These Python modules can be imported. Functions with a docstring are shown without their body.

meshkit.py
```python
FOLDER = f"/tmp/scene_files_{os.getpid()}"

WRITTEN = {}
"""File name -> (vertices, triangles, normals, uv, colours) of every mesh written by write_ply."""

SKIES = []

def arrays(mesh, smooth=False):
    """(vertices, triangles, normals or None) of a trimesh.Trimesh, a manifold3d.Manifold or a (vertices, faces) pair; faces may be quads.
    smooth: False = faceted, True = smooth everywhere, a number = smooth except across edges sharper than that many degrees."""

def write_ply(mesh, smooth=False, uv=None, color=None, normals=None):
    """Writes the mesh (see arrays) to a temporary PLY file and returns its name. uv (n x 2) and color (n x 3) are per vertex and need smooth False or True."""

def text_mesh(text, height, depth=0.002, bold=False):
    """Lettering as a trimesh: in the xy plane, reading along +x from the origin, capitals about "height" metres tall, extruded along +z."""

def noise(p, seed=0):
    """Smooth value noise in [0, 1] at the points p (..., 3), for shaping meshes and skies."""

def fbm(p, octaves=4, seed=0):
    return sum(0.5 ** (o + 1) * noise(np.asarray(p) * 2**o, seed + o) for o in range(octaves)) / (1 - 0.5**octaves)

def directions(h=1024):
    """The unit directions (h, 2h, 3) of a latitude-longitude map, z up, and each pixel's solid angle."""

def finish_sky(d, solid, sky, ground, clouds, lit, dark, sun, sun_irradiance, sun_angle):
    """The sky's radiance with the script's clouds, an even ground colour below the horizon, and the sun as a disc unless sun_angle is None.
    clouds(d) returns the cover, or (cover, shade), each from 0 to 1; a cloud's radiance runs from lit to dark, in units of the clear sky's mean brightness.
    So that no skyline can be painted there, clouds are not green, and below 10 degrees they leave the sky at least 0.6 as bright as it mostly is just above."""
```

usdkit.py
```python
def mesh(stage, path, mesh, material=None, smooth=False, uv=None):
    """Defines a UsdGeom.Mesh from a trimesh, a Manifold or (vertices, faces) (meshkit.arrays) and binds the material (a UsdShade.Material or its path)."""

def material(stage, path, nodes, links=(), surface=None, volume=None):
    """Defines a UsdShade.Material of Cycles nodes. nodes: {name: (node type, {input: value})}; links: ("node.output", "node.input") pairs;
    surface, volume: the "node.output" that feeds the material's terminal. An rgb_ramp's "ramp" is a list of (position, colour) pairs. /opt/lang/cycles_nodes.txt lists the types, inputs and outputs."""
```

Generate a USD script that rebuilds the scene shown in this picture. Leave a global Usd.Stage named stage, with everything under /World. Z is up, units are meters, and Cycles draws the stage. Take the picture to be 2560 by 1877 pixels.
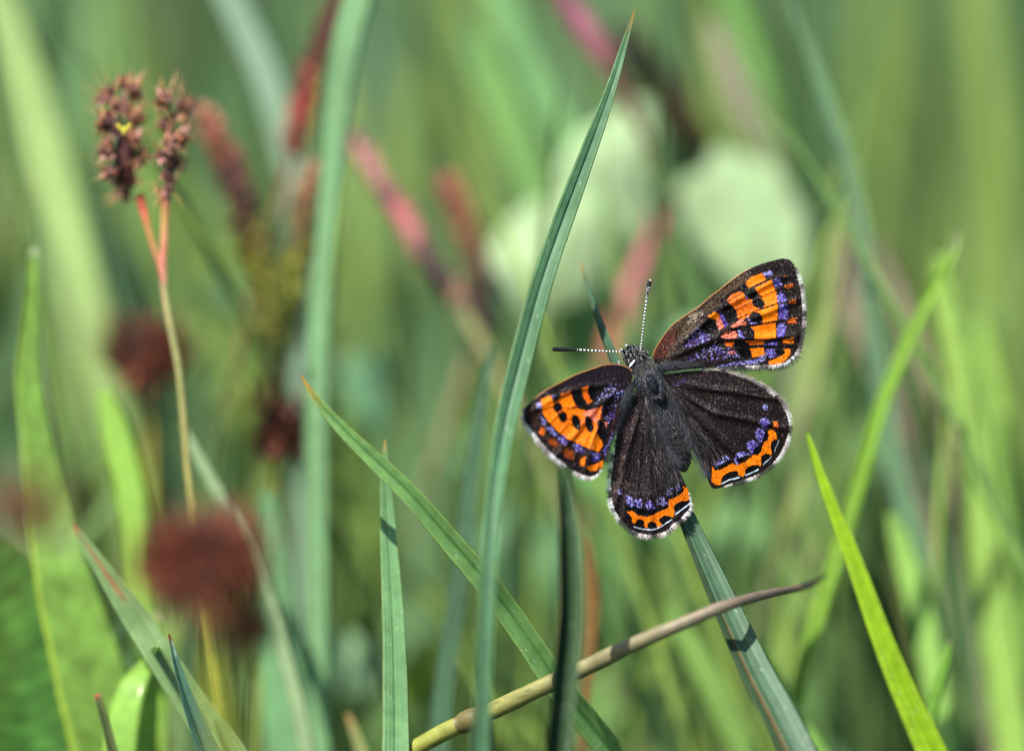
import math, random, numpy as np, trimesh, usdkit, meshkit, shapely
from scipy.interpolate import PchipInterpolator
from scipy.ndimage import map_coordinates
from pxr import Usd, UsdGeom, UsdLux, UsdShade, Gf, Sdf, Vt

stage = Usd.Stage.CreateInMemory()
UsdGeom.SetStageUpAxis(stage, 'Z'); UsdGeom.SetStageMetersPerUnit(stage, 1.0)
UsdGeom.Xform.Define(stage, '/World')
UsdGeom.Scope.Define(stage, '/World/Looks')
rng = np.random.default_rng(7)

# ------------------------------------------------------------------ camera
PITCH = math.radians(12.0)
DIST, FRAME = 0.60, 0.100                       # focus distance and frame width there (metres)
F = np.array([0, math.cos(PITCH), -math.sin(PITCH)])
R = np.array([1.0, 0, 0])
U = np.array([0, math.sin(PITCH), math.cos(PITCH)])
FOCUS = np.array([0, 0, 0.18])
EYE = FOCUS - DIST * F
cam = UsdGeom.Camera.Define(stage, '/World/camera')
m = np.eye(4); m[0, :3] = R; m[1, :3] = U; m[2, :3] = -F; m[3, :3] = EYE
cam.AddTransformOp().Set(Gf.Matrix4d(*m.ravel().tolist()))
cam.CreateHorizontalApertureAttr(36.0); cam.CreateVerticalApertureAttr(36.0 * 750 / 1024)
cam.CreateFocalLengthAttr(36.0 * DIST / FRAME)
cam.CreateFStopAttr(5.6); cam.CreateFocusDistanceAttr(DIST)
cam.CreateClippingRangeAttr(Gf.Vec2f(0.01, 1000.0))
cam.CreateExposureAttr(0.8)

# ------------------------------------------------------------------ sky and sun
SUN = -0.36 * R + 0.74 * U - 0.57 * F
SUN /= np.linalg.norm(SUN)
sky_m = usdkit.material(stage, '/World/Looks/sky_light', {
    'sky': ('sky_texture', {'sky_type': 'single_scattering', 'sun_disc': False, 'sun_elevation': math.asin(SUN[2]), 'sun_rotation': math.atan2(SUN[0], SUN[1])}),
    'bg': ('background_shader', {'strength': 0.10})}, [('sky.color', 'bg.color')], surface='bg.background')
dome = UsdLux.DomeLight.Define(stage, '/World/sky')
UsdShade.MaterialBindingAPI.Apply(dome.GetPrim()).Bind(sky_m)
dome.GetPrim().SetCustomDataByKey('kind', 'structure')
sun = UsdLux.DistantLight.Define(stage, '/World/sun')
sun.CreateNormalizeAttr(True); sun.CreateIntensityAttr(1.25); sun.CreateAngleAttr(0.5); sun.CreateColorAttr(Gf.Vec3f(1.0, 0.95, 0.87))
zx = SUN; xx = np.cross([0, 0, 1.0], zx); xx /= np.linalg.norm(xx); yx = np.cross(zx, xx)
m = np.eye(4); m[0, :3] = xx; m[1, :3] = yx; m[2, :3] = zx
sun.AddTransformOp().Set(Gf.Matrix4d(*m.ravel().tolist()))

# ------------------------------------------------------------------ helpers
PX = FRAME / 2560.0                              # one pixel of the 2560 px photograph in the focus plane
SD = 2560.0 / 2253.0                             # the measuring grid is 2253 px wide


def at(px, py, d=0.0):
    """Point(s) of the world seen at photo pixel (px, py), d metres beyond the focus plane."""
    px, py, d = np.broadcast_arrays(np.asarray(px, float), np.asarray(py, float), np.asarray(d, float))
    a, b = (px - 1280) * PX / DIST, (938.5 - py) * PX / DIST
    return EYE + (DIST + d)[..., None] * (F + a[..., None] * R + b[..., None] * U)


def lin(r, g, b):
    c = np.array([r, g, b], float) / 255
    return np.where(c < 0.04045, c / 12.92, ((c + 0.055) / 1.055) ** 2.4)


used = {}


def numbered(parent, name):
    k = (parent, name); used[k] = used.get(k, -1) + 1
    return name if used[k] == 0 else '%s_%03d' % (name, used[k])


class Thing:
    def __init__(self, name, label, cat, at_, group=None):
        self.path = '/World/' + numbered('/World', name)
        self.o = np.asarray(at_, float)
        x = UsdGeom.Xform.Define(stage, self.path); x.AddTranslateOp().Set(Gf.Vec3d(*self.o.tolist()))
        tag(x.GetPrim(), label, cat, group)


def tag(p, label=None, cat=None, group=None, kind=None):
    for k, v in (('label', label), ('category', cat), ('group', group), ('kind', kind)):
        if v: p.SetCustomDataByKey(k, v)
    return p


def put(name, mesh, mat, parent=None, origin=None, smooth=True, col=None, kind=None, label=None):
    """One Mesh prim; parent is a Thing or a (path, origin) pair; col gives a colour per vertex."""
    v, f = mesh
    v = np.asarray(v, float); f = np.asarray(f, int)
    if parent is None:
        path = '/World/' + numbered('/World', name); o = np.zeros(3) if origin is None else np.asarray(origin, float)
    else:
        pp, o = (parent.path, parent.o) if isinstance(parent, Thing) else parent
        path = pp + '/' + numbered(pp, name)
    ms = usdkit.mesh(stage, path, (v - o, f), M[mat], smooth=smooth)
    if parent is None and origin is not None:
        ms.AddTranslateOp().Set(Gf.Vec3d(*o.tolist()))
    if col is not None:
        c = np.broadcast_to(np.asarray(col, np.float32), (len(v), 3))
        UsdGeom.PrimvarsAPI(ms).CreatePrimvar('col', Sdf.ValueTypeNames.Color3fArray, 'vertex').Set(Vt.Vec3fArray.FromNumpy(np.ascontiguousarray(c)))
    tag(ms.GetPrim(), label=label, kind=kind)
    return ms.GetPrim(), (path, o)


def strands(name, lines, width, mat, parent, tipw=0.15):
    """Many fine hairs as one BasisCurves. lines (n, k, 3)."""
    pp, o = (parent.path, parent.o) if isinstance(parent, Thing) else parent
    path = pp + '/' + numbered(pp, name)
    lines = np.asarray(lines) - o
    n, k = lines.shape[:2]
    c = UsdGeom.BasisCurves.Define(stage, path)
    c.CreateTypeAttr('linear')
    c.CreateCurveVertexCountsAttr(Vt.IntArray.FromNumpy(np.full(n, k, np.int32)))
    c.CreatePointsAttr(Vt.Vec3fArray.FromNumpy(lines.reshape(-1, 3).astype(np.float32)))
    w = np.asarray(width) * np.ones(n)
    w = w[:, None] * np.linspace(1, tipw, k)[None]
    c.CreateWidthsAttr(Vt.FloatArray.FromNumpy(w.ravel().astype(np.float32))); c.SetWidthsInterpolation('vertex')
    UsdShade.MaterialBindingAPI.Apply(c.GetPrim()).Bind(M[mat])
    return c.GetPrim()


def join(parts):
    v, f, c, n = [], [], [], 0
    for p in parts:
        v.append(p[0]); f.append(np.asarray(p[1]) + n); n += len(p[0])
        if len(p) > 2: c.append(np.broadcast_to(p[2], (len(p[0]), 3)))
    return (np.vstack(v), np.vstack(f)) + ((np.vstack(c),) if c else ())


def grid_faces(a, b, wrap=False):
    i, j = np.meshgrid(np.arange(a - 1), np.arange(b if wrap else b - 1), indexing='ij')
    j2 = (j + 1) % b
    q = np.stack([i * b + j, (i + 1) * b + j, (i + 1) * b + j2, i * b + j2], -1).reshape(-1, 4)
    return np.vstack([q[:, [0, 1, 2]], q[:, [0, 2, 3]]])


def unit(v):
    return v / np.maximum(np.linalg.norm(v, axis=-1, keepdims=True), 1e-12)


def tube(p, r, sides=10, caps=True):
    """Closed tapering tube along the polyline p; returns vertices, faces, and the position 0..1 of each vertex along it."""
    p = np.asarray(p, float); r = np.broadcast_to(r, (len(p),)).astype(float)
    t = unit(np.gradient(p, axis=0))
    ref = np.array([0.3, 0.9, 0.2]) if abs(t.mean(0) @ unit(np.array([0.3, 0.9, 0.2]))) < 0.9 else np.array([1.0, 0, 0])
    a = unit(np.cross(t, ref)); b = np.cross(t, a)
    ang = np.arange(sides) * 2 * np.pi / sides
    v = p[:, None] + r[:, None, None] * (np.cos(ang)[None, :, None] * a[:, None] + np.sin(ang)[None, :, None] * b[:, None])
    f = grid_faces(len(p), sides, True)[:, ::-1]
    s = np.repeat(np.linspace(0, 1, len(p)), sides)
    v = v.reshape(-1, 3)
    n = len(v)
    v = np.vstack([v, p[:1], p[-1:]]); s = np.append(s, [0, 1])
    k = np.arange(sides); k2 = (k + 1) % sides
    e = n - sides
    f = np.vstack([f, np.stack([np.full(sides, n), k, k2], 1), np.stack([np.full(sides, n + 1), e + k2, e + k], 1)])
    return v, f, s


def spline(rows, n):
    rows = np.asarray(rows, float)
    s = np.concatenate([[0], np.cumsum(np.linalg.norm(np.diff(rows[:, :2], axis=0), axis=1))])
    q = np.linspace(0, 1, n) ** 1.0 * s[-1]
    return np.stack([PchipInterpolator(s, rows[:, k])(q) for k in range(rows.shape[1])], 1)


def to_ground(P, n=10, drift=0.30):
    """Continues a stalk from its last point in view down to the ground."""
    t = unit(P[-1] - P[-4]); h = max(P[-1][2], 1e-3)
    dirh = np.array([t[0], t[1], 0]); L = np.linalg.norm(dirh)
    dirh = dirh / max(L, 1e-6) * min(L / max(-t[2], 0.15), 1.2) * h * drift
    G = np.array([P[-1][0] + dirh[0], P[-1][1] + dirh[1], -0.002])
    c = P[-1] + t * h * 0.45
    c[2] = max(c[2], h * 0.35)
    u = np.linspace(0, 1, n + 1)[1:, None]
    return (1 - u) ** 2 * P[-1] + 2 * u * (1 - u) * c + u ** 2 * G


def ramp(u, stops):
    x = [s[0] for s in stops]; c = np.array([s[1] for s in stops], float)
    return np.stack([np.interp(u, x, c[:, k]) for k in range(3)], -1)


def blade_mesh(P, W, base, tip=None, edge=None, mid=None, fold=0.35,  turn=0.0, nc=9, ribs=5, thick=0.00012, seed=0, tiplen=0.04, spot=None, fine=True, vis=None, half=None, mottle=0.0):
    """A grass blade: a thin closed lens-shaped strip along P (tip first) of width W, creased along its midrib."""
    n = len(P)
    t = unit(np.gradient(P, axis=0))
    view = unit(P - EYE)
    s = unit(np.cross(t, view)); nn = unit(np.cross(s, t))
    nn = np.where(((nn * view).sum(1) > 0)[:, None], -nn, nn)
    tr = np.broadcast_to(turn, (n,)) if np.ndim(turn) == 0 else np.interp(np.linspace(0, 1, n), np.linspace(0, 1, len(turn)), turn)
    ca, sa = np.cos(tr)[:, None], np.sin(tr)[:, None]
    s, nn = ca * s + sa * nn, ca * nn - sa * s
    e = np.linspace(-1, 1, nc)
    hw = W[:, None] / 2
    prof = fold * np.abs(e)[None] * hw - 0.25 * fold * hw
    g = np.random.default_rng(1000 + seed)
    if fine:
        W = W * (1 + 0.05 * (meshkit.fbm(np.stack([np.linspace(0, 40, n), np.full(n, seed * 3.3), np.zeros(n)], -1), 3, 2) - 0.5))
        hw = W[:, None] / 2
    if ribs and fine:
        rel = g.normal(0, 1, nc); rel = rel - np.convolve(rel, np.ones(5) / 5, 'same')
        prof = fold * np.abs(e)[None] * hw - 0.25 * fold * hw + 0.016 * rel[None] * hw - 0.10 * hw * np.exp(-(e / 0.12) ** 2)[None]
    th = np.minimum(thick, 0.25 * W)[:, None] * np.sqrt(np.clip(1 - e ** 2, 0, 1))[None]
    def surf(h): return P[:, None] + s[:, None] * (e[None] * hw)[..., None] + nn[:, None] * h[..., None]
    front, back = surf(prof + th / 2), surf(prof - th / 2)[:, 1:-1][:, ::-1]
    ring = np.concatenate([front, back], 1)
    k = ring.shape[1]
    v = ring.reshape(-1, 3); f = grid_faces(n, k, True)
    # colour
    ee = np.concatenate([e, e[1:-1][::-1]])
    L = np.concatenate([[0], np.cumsum(np.linalg.norm(np.diff(P, axis=0), axis=1))])
    u = L / (L[-1] if vis is None else vis)
    c = np.asarray(base, float)[None, None] * np.ones((n, k, 1))
    nz = np.interp(L, np.linspace(0, L[-1], 24), g.uniform(0.86, 1.14, 24))
    c *= nz[:, None, None]
    if ribs and fine:
        st = 1 + 0.10 * rel; c *= np.concatenate([st, st[1:-1][::-1]])[None, :, None]
        aa, bb = np.meshgrid(L * 260, ee * 9, indexing='ij')
        sk = meshkit.fbm(np.stack([aa, bb, np.full_like(aa, seed * 7.7)], -1), 3, 5)
        c *= (0.78 + 0.44 * sk)[..., None]
        # small wear: dry flecks and pale dust specks
        dry = meshkit.noise(np.stack([aa * 3.0, bb * 0.8, np.full_like(aa, seed * 1.3)], -1), 17) > 0.942
        c[dry] = c[dry] * 0.35 + np.array([0.20, 0.14, 0.06]) * 0.5
        dust = g.random((n, k)) < 0.006
        c[dust] = c[dust] * 0.5 + np.array([0.30, 0.32, 0.26])
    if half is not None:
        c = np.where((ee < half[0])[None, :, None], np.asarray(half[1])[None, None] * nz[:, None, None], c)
    if mottle:
        rp_ = ring.reshape(-1, 3)
        c *= (1 + mottle * (2 * meshkit.fbm(rp_ * 420, 4, seed) - 1)).reshape(n, k)[..., None]
        c *= (1 - 0.35 * mottle * np.abs(np.sin((u * 40)[:, None] + 3 * np.abs(ee)[None])) ** 6)[..., None]
    if mid is not None: c += (np.asarray(mid) - c) * np.exp(-(ee / 0.13) ** 2)[None, :, None] * 0.8
    if edge is not None: c += (np.asarray(edge) - c) * (np.clip((np.abs(ee) - 0.72) / 0.28, 0, 1) ** 1.5)[None, :, None] * 0.8
    if spot is not None:
        for (u0, u1, e0, e1, sc) in spot:
            wgt = np.clip(1 - ((u - (u0 + u1) / 2) / ((u1 - u0) / 2)) ** 4, 0, 1)[:, None] * np.exp(-((ee - (e0 + e1) / 2) / max((e1 - e0) / 2, 1e-3)) ** 4)[None]
            c += (np.asarray(sc) - c) * wgt[..., None]
    if tip is not None: c += (np.asarray(tip) - c) * np.exp(-(u / tiplen) ** 2)[:, None, None]
    return v, f, np.clip(c, 0.002, 0.95).reshape(-1, 3)


def blade(label, rows, base, n=60, cat='grass blade', name='grass_blade', group=None, mat='leaf', grow=1.0, slim=1.0, **kw):
    """rows: (x, y, width) or (x, y, width, depth) in the measuring grid, tip first; built where those points stand and on down to the soil."""
    rows = np.array([list(r) + [0.0] * (4 - len(r)) for r in rows], float)
    rows[:, 3] = np.where((rows[:, 3] > .025) & (rows[:, 3] < .1001) & (name != 'meadow_blade'), rows[:, 3] * NEARER, rows[:, 3])
    rows[:, 2] *= slim
    if kw.get('fine', True) and kw.get('ribs', 5): n = max(n, 220); kw['nc'] = 23
    q = spline(rows, n)
    P = at(q[:, 0] * SD, q[:, 1] * SD, q[:, 3]); W = q[:, 2] * SD * PX * (DIST + q[:, 3]) / DIST
    vis = np.linalg.norm(np.diff(P, axis=0), axis=1).sum()
    if P[-1][2] > 0.004:
        g = to_ground(P); P = np.vstack([P, g]); W = np.append(W, W[-1] * np.linspace(1, grow, len(g)))
    v, f, c = blade_mesh(P, np.maximum(W, 0.00008), base, seed=used.get(('/World', name), -1) + 1, vis=vis, **kw)
    p, _ = put(name, (v, f), mat, origin=P[-1], col=c)
    tag(p, label, cat, group)
    return p


def ellipsoid(c, axis, rl, rw, sub=2):
    s = trimesh.creation.icosphere(sub)
    a = unit(np.asarray(axis, float)); b = unit(np.cross(a, [0.31, 0.2, 0.93])); d = np.cross(a, b)
    v = np.array(s.vertices)
    return np.asarray(c) + v[:, :1] * a * rl + v[:, 1:2] * b * rw + v[:, 2:] * d * rw, np.array(s.faces)

# ------------------------------------------------------------------ materials
M = {}


def leaf_material(name, rough, trans, spec=0.5, coat=0.0):
    M[name] = usdkit.material(stage, '/World/Looks/' + name, {
        'a': ('attribute', {'attribute': 'col'}),
        'tc': ('geometry', {}),
        'nz': ('noise_texture', {'scale': 900.0, 'detail': 3.0}),
        'mr': ('map_range', {'from_min': 0.3, 'from_max': 0.7, 'to_min': 0.86, 'to_max': 1.14}),
        'mul': ('vector_math', {'math_type': 'scale'}),
        'bmp': ('bump', {'strength': 0.25, 'distance': 0.0001}),
        'tint': ('mix_color', {'blend_type': 'multiply', 'fac': 1.0, 'b': (1.08, 1.12, 0.6)}),
        'p': ('principled_bsdf', {'roughness': rough, 'specular_ior_level': spec}),
        't': ('translucent_bsdf', {}),
        'mix': ('mix_closure', {'fac': trans})},
        [('a.color', 'mul.vector1'), ('tc.position', 'nz.vector'), ('nz.fac', 'mr.value'), ('mr.result', 'mul.scale'), ('nz.fac', 'bmp.height'), ('bmp.normal', 'p.normal'),
         ('mul.vector', 'p.base_color'), ('mul.vector', 'tint.a'), ('tint.result', 't.color'), ('p.BSDF', 'mix.closure1'), ('t.BSDF', 'mix.closure2')], surface='mix.closure')


leaf_material('leaf', 0.5, 0.30, 0.3)
leaf_material('soft_leaf', 0.5, 0.35, 0.3)
leaf_material('waxy_leaf', 0.24, 0.30, 0.55)
leaf_material('stalk', 0.5, 0.04, 0.4)


def plain(name, color=None, rough=0.6, spec=0.4, sheen=0.0, coat=0.0):
    nodes = {'p': ('principled_bsdf', {'roughness': rough, 'specular_ior_level': spec, 'sheen_weight': sheen, 'coat_weight': coat})}
    links = []
    if color is None:
        nodes['a'] = ('attribute', {'attribute': 'col'}); links.append(('a.color', 'p.base_color'))
    else:
        nodes['p'][1]['base_color'] = color
    M[name] = usdkit.material(stage, '/World/Looks/' + name, nodes, links, surface='p.BSDF')


plain('petal', None, 0.55, 0.4)
plain('chitin', None, 0.25, 0.5)
plain('eye', (0.012, 0.006, 0.004), 0.12, 0.6)
plain('hair_dark', (0.012, 0.013, 0.017), 0.4, 0.3)
plain('hair_grey', (0.045, 0.054, 0.068), 0.4, 0.4)
plain('hair_brown', (0.035, 0.026, 0.026), 0.4, 0.4)
plain('hair_gold', (0.28, 0.20, 0.11), 0.4, 0.5)
plain('hair_white', (0.72, 0.70, 0.70), 0.5, 0.3)
plain('hair_black', (0.012, 0.012, 0.014), 0.4, 0.4)
plain('hair_rose', (0.34, 0.27, 0.26), 0.45, 0.3)


def scale_material(name, spread, rough, spec, size):
    """Wing membrane under fine scales: each scale is a tiny facet tilted its own way and catches the sun on its own."""
    M[name] = usdkit.material(stage, '/World/Looks/' + name, {
        'a': ('attribute', {'attribute': 'col'}), 'tc': ('texture_coordinate', {}), 'g': ('geometry', {}),
        'v': ('voronoi_texture', {'scale': 1.0 / size, 'feature': 'f1'}),
        'sub': ('vector_math', {'math_type': 'subtract', 'vector2': (0.5, 0.5, 0.5)}),
        'sc': ('vector_math', {'math_type': 'scale', 'scale': spread}),
        'add': ('vector_math', {'math_type': 'add'}), 'nrm': ('vector_math', {'math_type': 'normalize'}),
        'sp': ('separate_xyz', {}), 'mr': ('map_range', {'to_min': 0.8, 'to_max': 1.2}),
        'mul': ('vector_math', {'math_type': 'scale'}),
        'p': ('principled_bsdf', {'roughness': rough, 'specular_ior_level': spec})},
        [('tc.object', 'v.vector'), ('v.color', 'sub.vector1'), ('sub.vector', 'sc.vector1'), ('sc.vector', 'add.vector1'), ('g.normal', 'add.vector2'), ('add.vector', 'nrm.vector1'),
         ('nrm.vector', 'p.normal'), ('v.color', 'sp.vector'), ('sp.x', 'mr.value'), ('mr.result', 'mul.scale'), ('a.color', 'mul.vector1'), ('mul.vector', 'p.base_color')], surface='p.BSDF')


scale_material('wing_scales', 0.85, 0.30, 0.09, 0.00006)
scale_material('body_scales', 1.1, 0.3, 0.25, 0.00007)
M['soil'] = usdkit.material(stage, '/World/Looks/soil', {
    'g': ('geometry', {}), 'n': ('noise_texture', {'scale': 40.0, 'detail': 6.0}), 'n2': ('noise_texture', {'scale': 3.0, 'detail': 4.0}),
    'r': ('rgb_ramp', {'ramp': [(0.3, (0.018, 0.022, 0.008)), (0.5, (0.03, 0.045, 0.012)), (0.7, (0.055, 0.075, 0.022))]}),
    'r2': ('rgb_ramp', {'ramp': [(0.35, (0.7, 0.7, 0.7)), (0.65, (1.2, 1.2, 1.1))]}),
    'mx': ('mix_color', {'blend_type': 'multiply', 'fac': 1.0, 'use_clamp': False}),
    'b': ('bump', {'strength': 0.8, 'distance': 0.01}), 'p': ('principled_bsdf', {'roughness': 0.95, 'specular_ior_level': 0.2})},
    [('g.position', 'n.vector'), ('g.position', 'n2.vector'), ('n.fac', 'r.fac'), ('n2.fac', 'r2.fac'), ('r.color', 'mx.a'), ('r2.color', 'mx.b'), ('mx.result', 'p.base_color'), ('n.fac', 'b.height'), ('b.normal', 'p.normal')], surface='p.BSDF')

# ------------------------------------------------------------------ ground
gx = np.concatenate([-np.geomspace(60, 1.2, 14), np.linspace(-1, 1, 61), np.geomspace(1.2, 60, 14)])
X, Y = np.meshgrid(gx, gx + 0.4, indexing='ij')
Z = 0.012 * (meshkit.fbm(np.stack([X * 9, Y * 9, 0 * X], -1), 4, 3) - 0.5) - 0.004
Z *= np.exp(-((X ** 2 + Y ** 2) / 9))
p, _ = put('ground', (np.stack([X, Y, Z], -1).reshape(-1, 3), grid_faces(len(gx), len(gx))), 'soil')
tag(p, 'dark mossy soil under the meadow grass', 'ground', kind='structure')

# ------------------------------------------------------------------ the mass of grass that nobody could count
K = 1.0
GREENS = [lin(106, 142, 106), lin(94, 130, 92), lin(110, 146, 98), lin(122, 154, 106), lin(102, 144, 114), lin(78, 110, 76), lin(126, 156, 100)]


def field_blades(n, xr, yr, hr, wr, seed, lean=0.35, segs=5, shade=1.0):
    g = np.random.default_rng(seed)
    x, y = g.uniform(*xr, n), g.uniform(*yr, n)
    h, w = g.uniform(*hr, n), g.uniform(*wr, n)
    az = g.uniform(0, 2 * np.pi, n); L = g.normal(0, lean, n) ; fa = g.normal(0, 0.9, n)
    u = np.linspace(0, 1, segs + 1)
    cx = x[:, None] + (h * L * np.cos(az))[:, None] * u ** 1.8
    cy = y[:, None] + (h * L * np.sin(az))[:, None] * u ** 1.8
    cz = h[:, None] * (u - 0.25 * np.abs(L)[:, None] * u ** 3)
    ww = w[:, None] / 2 * np.clip((1 - u) * 3.2, 0.0, 1.0) ** 0.8 * (0.7 + 0.3 * u)
    sx, sy = np.cos(fa)[:, None] * ww, np.sin(fa)[:, None] * ww
    a = np.stack([cx - sx, cy - sy, cz], -1); b = np.stack([cx + sx, cy + sy, cz], -1)
    v = np.stack([a, b], 2).reshape(n, -1, 3)
    f1 = grid_faces(segs + 1, 2)
    f = (f1[None] + (np.arange(n) * v.shape[1])[:, None, None]).reshape(-1, 3)
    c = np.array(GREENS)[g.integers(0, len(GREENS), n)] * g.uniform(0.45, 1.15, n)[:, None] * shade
    dry = g.random(n) < 0.05
    c[dry] = lin(168, 150, 118)
    c = np.repeat(c, v.shape[1], 0)
    return v.reshape(-1, 3), f, c


def stuff(name, parts, label, cat):
    v, f, c = join(parts)
    p, _ = put(name, (v, f), 'leaf', col=c)
    tag(p, label, cat, kind='stuff')


stuff('meadow_grass', [field_blades(5200, (-0.45, 0.45), (0.16, 1.0), (0.10, 0.24), (0.002, 0.0045), 11, shade=1.05),
                       field_blades(7000, (-1.2, 1.2), (0.9, 2.6), (0.12, 0.26), (0.003, 0.006), 12),
                       field_blades(5000, (-2.5, 2.5), (2.4, 6.0), (0.15, 0.3), (0.006, 0.012), 13)],
      'dense green meadow grass blurred far behind the butterfly', 'grass')
stuff('undergrowth', [field_blades(3600, (-0.22, 0.22), (-0.16, 0.22), (0.03, 0.085), (0.0015, 0.004), 14, lean=0.6, shade=0.6),  # blade colours darkened to stand in for shade low in the grass
                      field_blades(3000, (-0.6, 0.6), (-0.8, -0.1), (0.03, 0.10), (0.002, 0.004), 15, lean=0.5)],
      'short dark grass at the foot of the blades, low in the meadow', 'grass')

NEARER = 0.66
# ------------------------------------------------------------------ blades one by one: those in and near focus
BLUE = lin(94, 134, 98)
MIDG = lin(110, 150, 78)
blade('long sharp blue green blade leaning right beside the butterfly, brown tip near the top',
      [(1396, 22, 4, 0.002), (1390, 45, 9, 0.002), (1378, 85, 18, 0.002), (1343, 200, 34, .001), (1296, 330, 50, 0), (1240, 480, 62, -.001), (1192, 620, 66, -.003), (1143, 800, 70, -.005), (1112, 930, 66, -.0075), (1088, 1080, 56, -.0115), (1074, 1250, 52, -.0145), (1064, 1450, 56, -.017), (1055, 1660, 62, -.019)],
      lin(84, 128, 88), tip=lin(150, 120, 60), edge=lin(120, 150, 92), mid=lin(70, 112, 82), n=90, fold=0.3, ribs=4, tiplen=0.025, turn=(0.1, -0.25, -0.55), slim=0.74)
blade('arching green grass blade with grooved midrib and ochre tip, crossing the lower middle',
      [(662, 824, 3, -.004), (672, 842, 9, -.004), (700, 884, 24, -.004), (758, 948, 40, -.0038), (826, 1014, 50, -.0034), (902, 1088, 57, -.003), (980, 1178, 64, -.002), (1052, 1262, 70, -.001), (1120, 1350, 74, .001), (1180, 1436, 76, .002), (1232, 1514, 78, .003), (1290, 1586, 78, .005), (1350, 1662, 78, .007)],
      lin(112, 156, 88), tip=lin(180, 140, 50), edge=lin(150, 178, 92), mid=lin(86, 132, 76), n=100, fold=0.45, ribs=5, tiplen=0.05, slim=0.76)
blade('straight upright grass blade with a dark shadow band, under the arching blade',
      [(847, 968, 4, .005), (847, 985, 9, .005), (848, 1060, 24, .005), (851, 1110, 31, .005), (856, 1200, 40, .0045), (862, 1300, 48, .004), (867, 1400, 54, .0035), (870, 1530, 60, .003), (871, 1662, 64, .002)],
      lin(112, 158, 104), tip=lin(170, 140, 80), edge=lin(140, 172, 110), n=80, fold=0.2, ribs=6, tiplen=0.03, slim=0.95)
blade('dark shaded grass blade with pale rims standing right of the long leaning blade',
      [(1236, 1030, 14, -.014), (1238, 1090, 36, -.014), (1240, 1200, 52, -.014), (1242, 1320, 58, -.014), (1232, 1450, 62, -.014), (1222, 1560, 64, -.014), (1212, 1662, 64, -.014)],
      lin(52, 78, 50), edge=lin(130, 160, 116), n=60, fold=1.3, turn=-0.5, ribs=3)  # shaded face and light through the rims are put into the colours
blade('short slim grey green blade at the bottom edge beside the dark shaded blade',
      [(1254, 1510, 4, -.008), (1250, 1560, 16, -.008), (1240, 1620, 22, -.008), (1230, 1670, 26, -.008)], lin(120, 155, 120), n=30)
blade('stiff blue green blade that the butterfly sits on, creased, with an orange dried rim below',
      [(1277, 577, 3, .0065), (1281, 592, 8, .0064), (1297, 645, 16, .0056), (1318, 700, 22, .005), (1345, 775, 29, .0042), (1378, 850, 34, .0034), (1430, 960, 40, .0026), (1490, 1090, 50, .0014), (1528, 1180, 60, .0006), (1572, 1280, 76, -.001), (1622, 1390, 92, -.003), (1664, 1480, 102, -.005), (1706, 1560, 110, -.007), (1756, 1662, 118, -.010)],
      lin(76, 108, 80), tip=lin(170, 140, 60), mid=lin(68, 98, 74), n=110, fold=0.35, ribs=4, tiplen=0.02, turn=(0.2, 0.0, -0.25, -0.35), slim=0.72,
      half=(-0.5, lin(50, 72, 44)), spot=[(0.66, 1.3, -0.54, -0.42, lin(128, 86, 46))])  # left half coloured darker to paint the unlit side of the fold
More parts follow.
